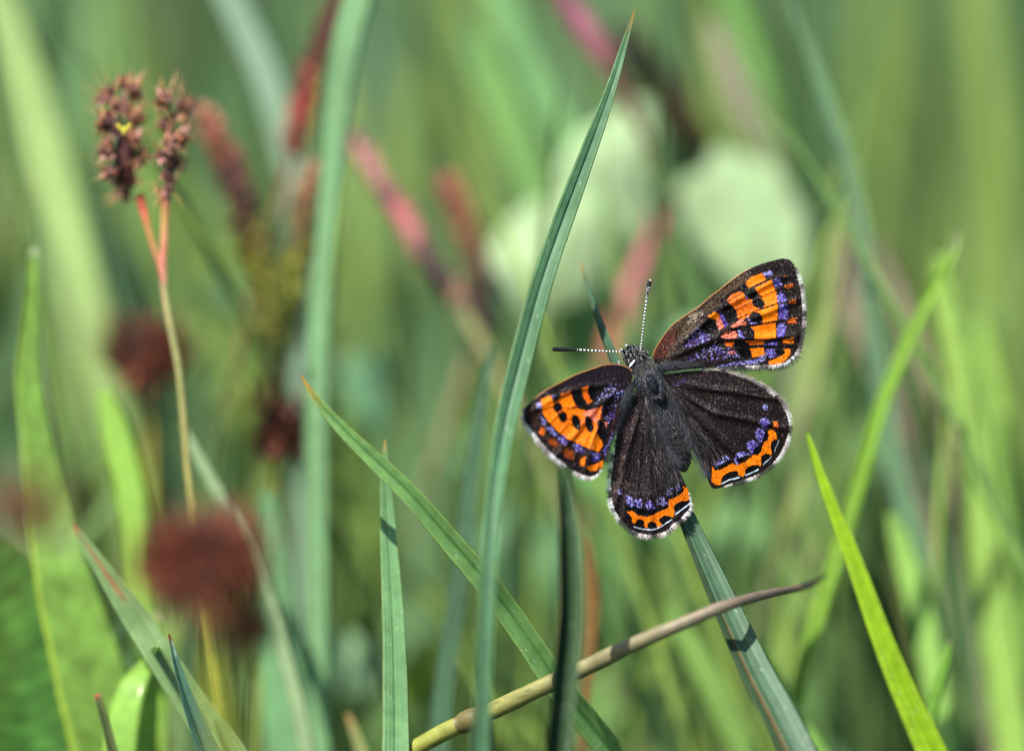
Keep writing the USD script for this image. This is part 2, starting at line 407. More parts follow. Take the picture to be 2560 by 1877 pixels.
blade('bright yellow green blade with a slender point right of the butterfly',
      [(1777, 953, 5, -.008), (1784, 975, 13, -.008), (1802, 1032, 24, -.008), (1830, 1110, 34, -.008), (1862, 1190, 44, -.008), (1898, 1285, 52, -.008), (1934, 1385, 60, -.008), (1972, 1480, 68, -.008), (2012, 1570, 76, -.008), (2055, 1662, 84, -.008)],
      lin(150, 190, 34), edge=lin(176, 206, 60), n=70, fold=0.25, ribs=3, mat='soft_leaf', turn=0.1, slim=0.78)
blade('dark blue green blade with a withered brown tip at the lower left bottom edge',
      [(371, 1394, 4, .001), (374, 1404, 8, .001), (385, 1450, 15), (405, 1520, 26), (430, 1590, 40), (458, 1662, 52)], lin(70, 108, 88), tip=lin(120, 80, 36), edge=lin(90, 128, 96), mid=lin(50, 84, 66), n=60, fold=0.7, ribs=6, tiplen=0.07, turn=-0.3)
blade('grey green blade with a rusty orange streak slanting across the lower left',
      [(160, 1152, 6, .009), (176, 1178, 18, .009), (232, 1262, 40, .009), (300, 1362, 60, .009), (362, 1458, 66, .008), (432, 1560, 72, .008), (510, 1670, 80, .007)],
      lin(124, 156, 100), tip=lin(176, 130, 84), edge=lin(140, 172, 110), n=60, fold=0.35, spot=[(0.05, 0.34, -0.15, 0.35, lin(168, 122, 82))])
blade('slim bright green blade crossing behind the yellow green blade on the right',
      [(2108, 512, 16, .034), (2098, 545, 30, .034), (2040, 660, 36, .034), (1990, 770, 40, .034), (1940, 890, 42, .034), (1905, 1010, 44, .034), (1870, 1130, 44, .034), (1836, 1240, 46, .034), (1800, 1350, 48, .034), (1762, 1490, 50, .034), (1725, 1662, 50, .034)],
      lin(130, 172, 60), n=50, fold=0.2, mat='soft_leaf', tip=lin(150, 160, 110), slim=0.74)
blade('long thin blue grey blade bending down from the top edge at right',
      [(1728, -40, 10, .055), (1745, 20, 16, .055), (1780, 110, 22, .055), (1822, 230, 28, .055), (1862, 350, 32, .055), (1890, 470, 36, .055), (1906, 600, 40, .055), (1922, 740, 44, .055), (1942, 880, 50, .055), (1964, 1000, 52, .055), (2000, 1150, 54, .055), (2050, 1400, 56, .055), (2090, 1662, 58, .055)],
      lin(112, 146, 108), n=60, fold=0.3)
blade('dark second blade tucked close behind the long leaning blade',
      [(1085, 760, 12, .020), (1076, 830, 32, .020), (1062, 930, 44, .020), (1046, 1060, 52, .020), (1030, 1200, 56, .020), (1010, 1350, 60, .020), (990, 1500, 64, .020), (975, 1670, 68, .020)], lin(88, 122, 92), n=50, fold=1.1, turn=0.6, slim=0.8)
blade('small blurred pale tipped blade at the bottom between upright blade and dried stalk',
      [(765, 1570, 10, .02), (780, 1610, 20, .02), (800, 1670, 26, .02)], lin(150, 160, 100), n=24, tip=lin(180, 150, 100), tiplen=0.3)

# dried stalk lying across the perch blade
q = spline([(880, 1668, 20, .004), (985, 1606, 20, .002), (1085, 1562, 20, 0), (1180, 1517, 19, -.002), (1290, 1467, 19, -.004), (1400, 1414, 17, -.006), (1500, 1372, 15, -.007), (1600, 1331, 13, -.0065), (1700, 1304, 10, .001), (1770, 1290, 8, .009), (1816, 1266, 4, .016)], 70)
P = at(q[:, 0] * SD, q[:, 1] * SD, q[:, 3])
g = to_ground(P[::-1][:, :], 12, 1.2)[::-1] if False else None
low = P[0] + np.array([[-0.06, 0.0, -0.055], [-0.035, 0.0, -0.028], [-0.014, 0, -0.0105]]) * [1, 1, 1]
low[0][2] = 0.0
low = np.vstack([[P[0][0] - 0.17, P[0][1], -0.002], [P[0][0] - 0.12, P[0][1], P[0][2] * .40], [P[0][0] - 0.06, P[0][1], P[0][2] * .74], [P[0][0] - 0.025, P[0][1], P[0][2] * .90]])
r = q[:, 2] * SD * PX * 0.98
v, f, s = tube(np.vstack([low, P]), np.concatenate([np.full(4, r[0]), r * (1 + 0.12 * (meshkit.fbm(np.stack([np.arange(len(r)) * .5, 0 * r, 0 * r], -1), 3, 6) - .5))]), 28)
s2 = np.clip((s * 73 - 4) / 69, 0, 1)
c = ramp(s2, [(0, lin(170, 176, 70)), (0.22, lin(160, 160, 84)), (0.45, lin(150, 144, 98)), (0.7, lin(146, 134, 108)), (0.85, lin(136, 116, 100)), (1, lin(120, 84, 58))])
aa = np.arctan2(*(v - np.repeat(np.vstack([low, P]), 14, 0)[:len(v)]).T[[2, 1]]) if False else np.tile(np.linspace(0, 6.283, 28, endpoint=False), len(v) // 28 + 1)[:len(v)]
c = c * (0.42 + 0.5 * meshkit.fbm(np.stack([s * 60, 2.2 * np.cos(aa), 2.2 * np.sin(aa)], -1), 4, 4))[:, None]
c[meshkit.noise(v * [2600, 2600, 5200], 9) > 0.84] *= 0.5
t = Thing('dried_stalk', 'olive and brown dried stalk lying across the lower right, in front of the perch blade', 'stalk', [P[0][0] - 0.17, P[0][1], 0])
put('stem', (v, f), 'stalk', t, col=c)
i0 = int(0.155 * 69)
nd = P[i0:i0 + 5]
v, f, s = tube(nd, np.array([1.0, 1.25, 1.3, 1.2, 1.0]) * r[i0] * 1.02, 14)
put('shadow_collar', (v, f), 'stalk', t, col=lin(100, 90, 52))  # added dark collar standing in for the shadow on the stalk

# ------------------------------------------------------------------ broad leaves at lower left
blade('broad green pointed leaf with a bright yellow rim along the left side, fine mottled surface',
      [(75, 546, 10, .020), (74, 560, 18, .020), (71, 650, 26, .020), (66, 740, 40, .020), (62, 825, 52, .020), (77, 950, 64, .020), (99, 1085, 90, .020), (138, 1270, 124, .018), (200, 1490, 160, .018), (250, 1670, 174, .018)],
      lin(126, 166, 72), tip=lin(200, 200, 170), n=150, nc=21, fold=0.12, ribs=0, tiplen=0.012, mottle=0.4, name='broad_leaf', cat='leaf', mat='soft_leaf', spot=[(-.1, 2, -1.1, -0.86, lin(168, 196, 70))])
blade('curled pale leaf shining white in its fold at the bottom left',
      [(345, 1425, 10, -.002), (338, 1450, 40, .013), (324, 1490, 80, .0115), (308, 1540, 104, .0105), (298, 1600, 116, .010), (290, 1690, 120, .010)],
      lin(130, 172, 70), n=50, nc=13, fold=-0.9, ribs=0, name='broad_leaf', cat='leaf', mat='waxy_leaf', turn=-0.25)
blade('large mid green leaf filling the lower left corner behind the mottled leaf',
      [(-70, 1130, 30, .03), (-40, 1220, 150, .03), (0, 1330, 250, .03), (40, 1480, 300, .03), (70, 1680, 320, .03)],
      lin(70, 118, 46), n=90, nc=21, fold=0.25, ribs=0, mottle=0.9, name='broad_leaf', cat='leaf', mat='soft_leaf')  # heavy mottle also paints dark shading into the leaf colour
blade('small upright leaf tip between curled leaf and slanting grey green blade',
      [(345, 1345, 8, .02), (350, 1370, 20, .02), (352, 1440, 28, .02), (350, 1530, 34, .02), (345, 1680, 36, .02)], lin(130, 170, 70), n=30, name='broad_leaf', cat='leaf', mat='soft_leaf', tip=lin(200, 180, 170), tiplen=0.05)
blade('narrow brown stalklet with a pink bud like tip over the mottled leaf',
      [(212, 1526, 14, -.006), (218, 1540, 17, -.006), (232, 1590, 20, -.006), (252, 1670, 24, -.006)], lin(96, 110, 64), n=30, name='seedling', cat='plant', fold=0.8, tip=lin(200, 120, 100), tiplen=0.06)

# ------------------------------------------------------------------ woodrush and other flower heads


def lance(base, d, L, w, col0, col1, ref=None):
    """One pointed scale or bristle: a slim four sided spindle."""
    d = unit(d); a = unit(np.cross(d, [0.3, 0.5, 0.81])); b = np.cross(d, a)
    v = [base, base + d * L]
    for k in range(4):
        q_ = math.pi / 2 * k
        v.append(base + d * L * 0.32 + (math.cos(q_) * a + 0.6 * math.sin(q_) * b) * w / 2)
    f = []
    for k in range(4):
        f += [[0, 2 + (k + 1) % 4, 2 + k], [1, 2 + k, 2 + (k + 1) % 4]]
    c = np.array([col0, col1] + [col0 * 0.5 + col1 * 0.5] * 4)
    return np.array(v), np.array(f), c


DK, PK, TAN = lin(58, 26, 22), lin(222, 166, 150), lin(214, 156, 104)


def floret(c, d, size, g, dark=0.6):
    """A small woodrush flower: dark capsule in a whorl of pointed scales."""
    out = []
    d = unit(d)
    v, f = ellipsoid(c + d * size * 0.3, d, size * 0.38, size * 0.24, 1)
    out.append((v, f, DK * g.uniform(0.5, 1.3) * np.array([1, 0.85, 0.8])))
    for k in range(6):
        dd = unit(d + 0.65 * unit(np.cross(d, g.normal(size=3))))
        c0 = DK * g.uniform(0.6, 1.6); c1 = (DK * 4 if g.random() < .3 else PK if g.random() < 0.6 else TAN) * g.uniform(0.7, 1.2)
        out.append(lance(c, dd, size * g.uniform(0.75, 1.3), size * 0.42, c0, c1))
    return out


def head(thing, name, centers, size, g, per=7, bristle=True, parent=None):
    """Each centre becomes a cluster (a part) of several florets."""
    for c, axis in centers:
        out = []
        for k in range(per):
            d = unit(g.normal(size=3) * 0.7 + 1.0 * axis)
            out += floret(c + g.normal(size=3) * size * 0.25, d, size * g.uniform(.75, 1.2), g)
        if bristle:
            for k in range(4):
                d = unit(g.normal(size=3) * 0.8 + axis)
                out.append(lance(c + d * size * 0.8, d, size * 1.9, size * 0.10, TAN, lin(210, 160, 110)))
        v, f, cc = join(out)
        put(name, (v, f), 'petal', thing, smooth=False, col=cc)


g = np.random.default_rng(21)
dd = .013
q = spline([(358, 612, 12, dd), (362, 650, 13, dd), (374, 715, 15, dd), (388, 780, 16, dd), (398, 850, 16, dd), (406, 940, 17, dd), (413, 1030, 17, dd), (424, 1120, 18, dd), (440, 1240, 20, dd), (462, 1400, 22, dd), (500, 1670, 24, dd)], 60)
P = at(q[:, 0] * SD, q[:, 1] * SD, q[:, 3]); G_ = to_ground(P)
t = Thing('woodrush', 'woodrush stem with forked reddish top and two brown flower clusters at upper left', 'flower', G_[-1])
rr = np.append(q[:, 2], np.full(len(G_), 24)) * SD * PX / 2
v, f, s = tube(np.vstack([P, G_]), rr, 10)
put('stem', (v, f), 'stalk', t, col=ramp(s, [(0, lin(190, 170, 120)), (0.1, lin(150, 150, 96)), (0.3, lin(150, 142, 84)), (0.7, lin(150, 150, 56)), (1, lin(90, 110, 50))]))
for rows, cols in (([(306, 428, 24), (316, 462, 19), (328, 510, 14), (343, 560, 13), (360, 616, 12)], [(0, lin(120, 50, 36)), (0.2, lin(214, 104, 86)), (0.4, lin(180, 132, 78)), (1, lin(186, 122, 98))]),
                   ([(366, 432, 18), (364, 470, 18), (362, 530, 17), (359, 580, 17), (362, 622, 14)], [(0, lin(206, 118, 90)), (0.25, lin(186, 146, 84)), (0.7, lin(200, 124, 104)), (1, lin(190, 128, 104))])):
    q = spline([(x, y, w, dd) for x, y, w in rows], 24)
    v, f, s = tube(at(q[:, 0] * SD, q[:, 1] * SD, q[:, 3] - 0.0002), q[:, 2] * SD * PX / 2, 10)
    put('branch', (v, f), 'stalk', t, col=ramp(s, cols))
cl = []
for (x, y, ax, ay) in [(246, 218, -.6, 1), (292, 206, .3, 1.2), (268, 236, -.2, .9), (236, 272, -1.1, .5), (296, 268, .5, .9), (262, 292, -.4, .5), (288, 312, .4, .5), (244, 330, -1, .2), (270, 346, 0, .3), (300, 344, .5, .2), (254, 378, -.8, -.1), (284, 384, .1, -.1), (276, 412, -.3, -.5),
                       (364, 226, -.1, 1.2), (398, 240, .7, 1.2), (370, 276, -.2, .7), (388, 308, .6, .5), (366, 336, -.3, .3), (378, 366, .3, .1), (370, 402, 0, -.4)]:
    cl.append((at(x * SD, y * SD, dd + g.uniform(-.0025, .0025)), unit(ax * R + ay * U - 0.4 * F)))
head(t, 'spikelet', cl, 0.00145, g, per=8)
for (x, y, rx, ry) in [(274, 345, 24, 70), (374, 340, 12, 66)]:
    v, f = ellipsoid(at(x * SD, y * SD, dd), U, ry * SD * PX, rx * SD * PX, 3)
    v = v + 0.0004 * (meshkit.fbm(v * 1500, 2, 3) - 0.5)[:, None]
    put('spike_axis', (v, f), 'petal', t, col=DK[None] * (0.3 + 2.2 * meshkit.noise(v * 2500, 5))[:, None])
an = join([(*ellipsoid(at((272 + i * 9) * SD, (288 - abs(i) * 7) * SD, dd - .0045), (i * .7 * R + U), 0.0005, 0.00016, 1), lin(196, 186, 60)) for i in (-1, 0, 1)])
put('anther', an[:2], 'petal', t, col=an[2])
br = []
for (x0, y0, x1, y1) in [(372, 425, 420, 320), (376, 420, 402, 350), (240, 205, 215, 190), (300, 190, 318, 150), (235, 260, 195, 235), (235, 300, 190, 275), (245, 375, 187, 372), (360, 205, 352, 165), (400, 215, 425, 200), (260, 190, 262, 160)]:
    a_ = at(x0 * SD, y0 * SD, dd - .001); b_ = at(x1 * SD, y1 * SD, dd - .001)
    br.append(lance(a_, b_ - a_, np.linalg.norm(b_ - a_), 0.00025, lin(176, 120, 66), lin(210, 160, 110)))
v, f, c = join(br)
put('bract', (v, f), 'petal', t, smooth=False, col=c)


def blob_flower(label, cx, cy, rx, ry, d, n, seed, stem, tint=1.0, warm=(1, 1, 1)):
    """A dense round flower head on its stalk, near or far out of focus."""
    g = np.random.default_rng(seed)
    q = spline([(*s_, d) for s_ in stem], 24)
    P = at(q[:, 0] * SD, q[:, 1] * SD, q[:, 3]); G_ = to_ground(P)
    t = Thing('red_flower', label, 'flower', G_[-1])
    k = SD * PX * (DIST + d) / DIST
    v, f, s = tube(np.vstack([P, G_]), np.append(q[:, 2], np.full(len(G_), q[-1, 2])) * k / 2, 8)
    put('stem', (v, f), 'stalk', t, col=ramp(s, [(0, lin(150, 120, 40)), (0.3, lin(150, 150, 40)), (1, lin(80, 110, 50))]))
    groups = [[] for _ in range(5)]
    lob = [(g.normal(0, .34, 3), g.uniform(.35, .65)) for _ in range(11)]
    for i in range(n):
        dv = unit(g.normal(size=3)); o_, r_ = lob[i % 11]
        w_ = o_ + dv * r_ * g.uniform(0.3, 1.0) ** 0.5
        c = at(cx * SD, cy * SD, d) + (w_[0] * rx * R + w_[1] * ry * U + w_[2] * rx * F) * k
        far = 2.0 if g.random() < .16 else 1.0
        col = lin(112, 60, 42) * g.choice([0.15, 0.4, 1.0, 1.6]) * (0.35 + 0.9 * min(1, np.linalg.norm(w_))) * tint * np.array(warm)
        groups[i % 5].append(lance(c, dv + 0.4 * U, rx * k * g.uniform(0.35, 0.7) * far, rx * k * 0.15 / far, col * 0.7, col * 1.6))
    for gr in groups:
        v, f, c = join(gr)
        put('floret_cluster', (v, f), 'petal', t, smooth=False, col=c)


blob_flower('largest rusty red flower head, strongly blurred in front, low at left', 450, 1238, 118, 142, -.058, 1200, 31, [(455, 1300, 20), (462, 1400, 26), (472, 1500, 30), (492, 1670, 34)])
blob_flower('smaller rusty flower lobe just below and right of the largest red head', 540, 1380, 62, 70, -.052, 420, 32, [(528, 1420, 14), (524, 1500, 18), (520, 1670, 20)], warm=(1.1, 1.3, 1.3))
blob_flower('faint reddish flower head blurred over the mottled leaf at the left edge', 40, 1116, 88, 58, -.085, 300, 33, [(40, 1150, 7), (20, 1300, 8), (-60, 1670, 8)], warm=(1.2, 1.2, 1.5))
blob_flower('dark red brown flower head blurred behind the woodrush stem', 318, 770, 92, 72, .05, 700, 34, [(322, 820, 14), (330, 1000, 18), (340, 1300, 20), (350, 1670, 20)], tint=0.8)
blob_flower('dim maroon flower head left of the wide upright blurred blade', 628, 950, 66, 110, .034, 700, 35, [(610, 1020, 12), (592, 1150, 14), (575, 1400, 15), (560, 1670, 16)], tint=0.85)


def spike(label, rows, colours, d, seed, rough_w=1.0, name='flower_spike', cat='flower', grain=0.0, stem=None):
    """A sorrel or sedge spike: stalk and many little fruits packed round it. colours run from tip to base."""
    g = np.random.default_rng(seed); d = d * NEARER
    q = spline([(*r_, d) for r_ in rows], 60)
    k = SD * PX * (DIST + d) / DIST
    P = at(q[:, 0] * SD, q[:, 1] * SD, q[:, 3])
    Q = P if stem is None else np.vstack([P, at(np.array([s_[0] for s_ in stem]) * SD, np.array([s_[1] for s_ in stem]) * SD, d)])
    G_ = to_ground(Q, 10)
    t = Thing(name, label, cat, G_[-1])
    pts = np.vstack([Q, G_])
    core = np.concatenate([q[:, 2] * 0.30, np.full(len(pts) - 60, 9.0)]) * k
    v, f, s = tube(pts, core * (1.3 if name == 'jointed_stalk' else 0.6), 10)
    ss = np.clip(s * (len(pts) - 1) / 59, 0, 1)
    put('stem', (v, f), 'stalk', t, col=np.where((s * (len(pts) - 1) > 60)[:, None], lin(96, 130, 70), ramp(ss, colours)))
    if grain:
        groups = [[] for _ in range(6)]
        N = int(grain)
        for i in range(N):
            u = g.uniform(0, 1); j = int(u * 59)
            dv = unit(g.normal(size=3)); 
            c = P[j] + dv * q[j, 2] * k * 0.42 * g.uniform(0.3, 1)
            col = ramp(np.array([u + g.normal(0, .08)]), colours)[0] * g.choice([0.35, 0.8, 1.25, 1.5])
            ln = 17 * k * g.uniform(.8, 1.6)
            groups[min(5, int(u * 6))].append(lance(c, dv + 0.8 * unit(P[0] - P[-1]), ln, ln * 0.55, col, col * 1.1))
        for gr in groups:
            if gr:
                v, f, c = join(gr); put('fruit_cluster', (v, f), 'petal', t, smooth=False, col=c)


PINK, ROSE, PURP = lin(186, 130, 128), lin(190, 108, 108), lin(110, 70, 80)
spike('dark red grass spike rising to the top edge left of the wide blurred blade', [(752, -20, 30), (715, 90, 50), (680, 180, 60), (662, 260, 62), (640, 340, 40)], [(0, lin(110, 50, 54)), (0.5, lin(104, 48, 50)), (0.75, lin(180, 84, 74)), (1, lin(120, 60, 44))], .06, 41, grain=600)
spike('speckled purple and yellow sedge spike right of the woodrush', [(452, 258, 44), (478, 310, 62), (508, 380, 84), (530, 450, 90), (550, 540, 92), (585, 640, 90), (600, 760, 60)], [(0, lin(190, 130, 110)), (0.12, lin(160, 104, 66)), (0.25, lin(96, 60, 66)), (0.5, lin(100, 70, 54)), (0.65, lin(140, 140, 50)), (1, lin(120, 120, 60))], .052, 42, grain=1300)
spike('second sedge spike, greener, against the wide upright blurred blade', [(690, 380, 40), (672, 430, 60), (662, 500, 76), (650, 580, 80), (628, 700, 70), (600, 850, 50)], [(0, lin(170, 120, 90)), (0.3, lin(110, 96, 56)), (0.6, lin(150, 156, 50)), (1, lin(100, 110, 60))], .056, 43, grain=900)
spike('thick pink and rose jointed stalk sloping down right of the wide blurred blade', [(768, 296, 40), (800, 345, 54), (835, 400, 52), (850, 420, 40), (868, 446, 56), (900, 500, 60), (950, 580, 56), (1000, 650, 52), (1030, 700, 40)], [(0, PINK), (0.25, PINK), (0.34, PURP), (0.4, ROSE), (0.65, PINK), (0.85, lin(160, 112, 100)), (1, lin(150, 150, 100))], .068, 44, name='jointed_stalk', cat='stalk', grain=260)
spike('short reddish spike with speckled purple foot behind the pink jointed stalk', [(978, 404, 40), (1005, 450, 56), (1032, 520, 66), (1050, 600, 70), (1058, 680, 80), (1040, 760, 70)], [(0, lin(200, 120, 106)), (0.3, lin(150, 96, 70)), (0.6, lin(120, 90, 80)), (0.85, lin(140, 96, 106)), (1, lin(130, 110, 80))], .08, 45, grain=700)
spike('pink purple stalk coming in at the top edge above the leaning blade', [(1222, -30, 50), (1262, 30, 62), (1305, 90, 68), (1340, 150, 60)], [(0, lin(104, 60, 76)), (0.4, lin(156, 98, 112)), (0.8, lin(156, 96, 104)), (1, lin(100, 80, 60))], .07, 46, name='jointed_stalk', cat='stalk', grain=160, stem=[(1420, 300), (1450, 420)])
spike('dark brown speckled spike behind the tip of the leaning blade', [(1370, 70, 40), (1400, 110, 70), (1440, 180, 110), (1490, 250, 110), (1530, 300, 80), (1560, 340, 40)], [(0, lin(60, 50, 44)), (0.4, lin(44, 40, 34)), (0.7, lin(96, 84, 54)), (1, lin(60, 60, 40))], .1, 47, grain=1100)

# pale clover with a red stalk behind the butterfly
d0 = .056
kk = SD * PX * (DIST + d0) / DIST


def round_leaf(cx, cy, a, b, ang, cup, d, col, seed):
    """A rounded leaflet as a cupped closed disc, with a faint midrib."""
    g = np.random.default_rng(seed)
    rr_, th = np.linspace(0, 1, 12), np.linspace(0, 2 * np.pi, 40, endpoint=False)
    Rr, T = np.meshgrid(rr_, th, indexing='ij')
    wob = 1 + 0.30 * (meshkit.fbm(np.stack([1.6 * np.cos(T), 1.6 * np.sin(T), np.full_like(T, seed)], -1), 3, seed) - 0.5) * 2
    Rr = Rr * wob
    x = Rr * np.cos(T); y = Rr * np.sin(T) * (1 - 0.12 * np.cos(T))
    z = cup * (x ** 2 + y ** 2) + 0.22 * (meshkit.fbm(np.stack([x * 1.5, y * 1.5, 0 * x + seed], -1), 2, seed) - 0.5) + 0.34 * np.sqrt(y ** 2 + 0.01)
    ca, sa = math.cos(ang), math.sin(ang)
    X_ = (x * a * ca - y * b * sa) * kk; Y_ = (x * a * sa + y * b * ca) * kk; Z_ = z * 0.5 * (a + b) * kk * 0.5
    c0 = at(cx * SD, cy * SD, d)
    top = c0 + X_[..., None] * R - Y_[..., None] * U + Z_[..., None] * F
    bot = top + 0.00025 * F
    v = np.vstack([top.reshape(-1, 3), bot.reshape(-1, 3)]); n = 12 * 40
    f1 = grid_faces(12, 40, True)
    e = 11 * 40 + np.arange(40); e2 = 11 * 40 + (np.arange(40) + 1) % 40
    f = np.vstack([f1[:, ::-1], f1 + n, np.stack([e, e2, e2 + n], 1), np.stack([e, e2 + n, e + n], 1)])
    c = col * (0.70 + 0.55 * meshkit.fbm(v * 260, 3, seed))[:, None] + 0.05 * np.exp(-(np.tile(y.ravel(), 2) / 0.06) ** 2)[:, None]
    return v, f, np.clip(c, 0, .9)


q = spline([(1478, 430, 60, d0), (1462, 470, 62, d0), (1438, 530, 52, d0), (1404, 600, 54, d0), (1374, 680, 62, d0), (1350, 760, 66, d0), (1318, 900, 60, d0), (1290, 1100, 56, d0), (1270, 1400, 50, d0), (1260, 1670, 50, d0)], 50)
P = at(q[:, 0] * SD, q[:, 1] * SD, q[:, 3]); G_ = to_ground(P)
t = Thing('clover', 'pale mint green clover leaves on a red stalk, blurred behind the butterfly', 'plant', G_[-1])
v, f, s = tube(np.vstack([P, G_]), np.append(q[:, 2], np.full(len(G_), 44)) * kk / 2 * 0.8, 10)
put('stem', (v, f), 'stalk', t, col=ramp(s, [(0, lin(170, 50, 76)), (0.06, lin(176, 70, 96)), (0.14, lin(176, 120, 112)), (0.2, lin(186, 92, 86)), (0.27, lin(120, 110, 70)), (1, lin(70, 96, 54))]))
PALE = lin(178, 204, 156)
for (cx, cy, a, b, ang, cup, d, sd) in [(1345, 405, 180, 108, -1.2, .12, d0 + .006, 1), (1210, 560, 150, 118, -0.9, .10, d0 + .004, 2), (1650, 500, 185, 120, 0.9, .12, d0 + .006, 3)]:
    v, f, c = round_leaf(cx, cy, a, b, ang, cup, d, PALE, sd)
    put('leaflet', (v, f), 'soft_leaf', t, col=c)
for nm, (cx, cy, a, b, ang, d, col, lab) in enumerate([
        (1620, 1170, 100, 70, 0.2, .085, lin(136, 180, 116), 'pale rounded leaf blurred below the right hindwing'),
        (1510, 760, 150, 60, 0.15, .09, lin(150, 190, 130), 'pale green leaf blurred between red stalk and right forewing'),
        (1175, 1230, 130, 110, 0.3, .09, lin(104, 150, 108), 'blue green rounded leaf blurred left of the left hindwing'),
        (1770, 880, 60, 60, 0.0, .10, lin(176, 200, 120), 'small pale leaf blurred at the edge of the right hindwing'),
        (1395, 1130, 150, 45, 0.6, .08, lin(120, 168, 96), 'oblong green leaf blurred behind the lower hindwing'),
        (820, 860, 90, 60, 1.2, .10, lin(110, 158, 118), 'dull blue green leaf blurred right of the wide upright blade'),
        (755, 1470, 90, 70, .6, .08, lin(150, 186, 140), 'pale shining leaf blurred left of the upright blade foot'),
        (930, 1480, 60, 80, .2, .09, lin(150, 176, 60), 'yellow green leaf blurred between upright and arching blade')]):
    v, f, c = round_leaf(cx, cy, a, b, ang, .12, d * NEARER, col, 60 + nm)
    P0 = at(cx * SD, cy * SD, d * NEARER + .001); st = np.vstack([P0, to_ground(np.array([P0 + [0, 0, .003 * (3 - i)] for i in range(4)]), 8)])
    tt = Thing('low_leaf', lab, 'leaf', st[-1])
    put('leaf_surface', (v, f), 'soft_leaf', tt, col=c)
    v, f, s = tube(st, 0.0008, 6); put('stem', (v, f), 'stalk', tt, col=lin(110, 140, 70))

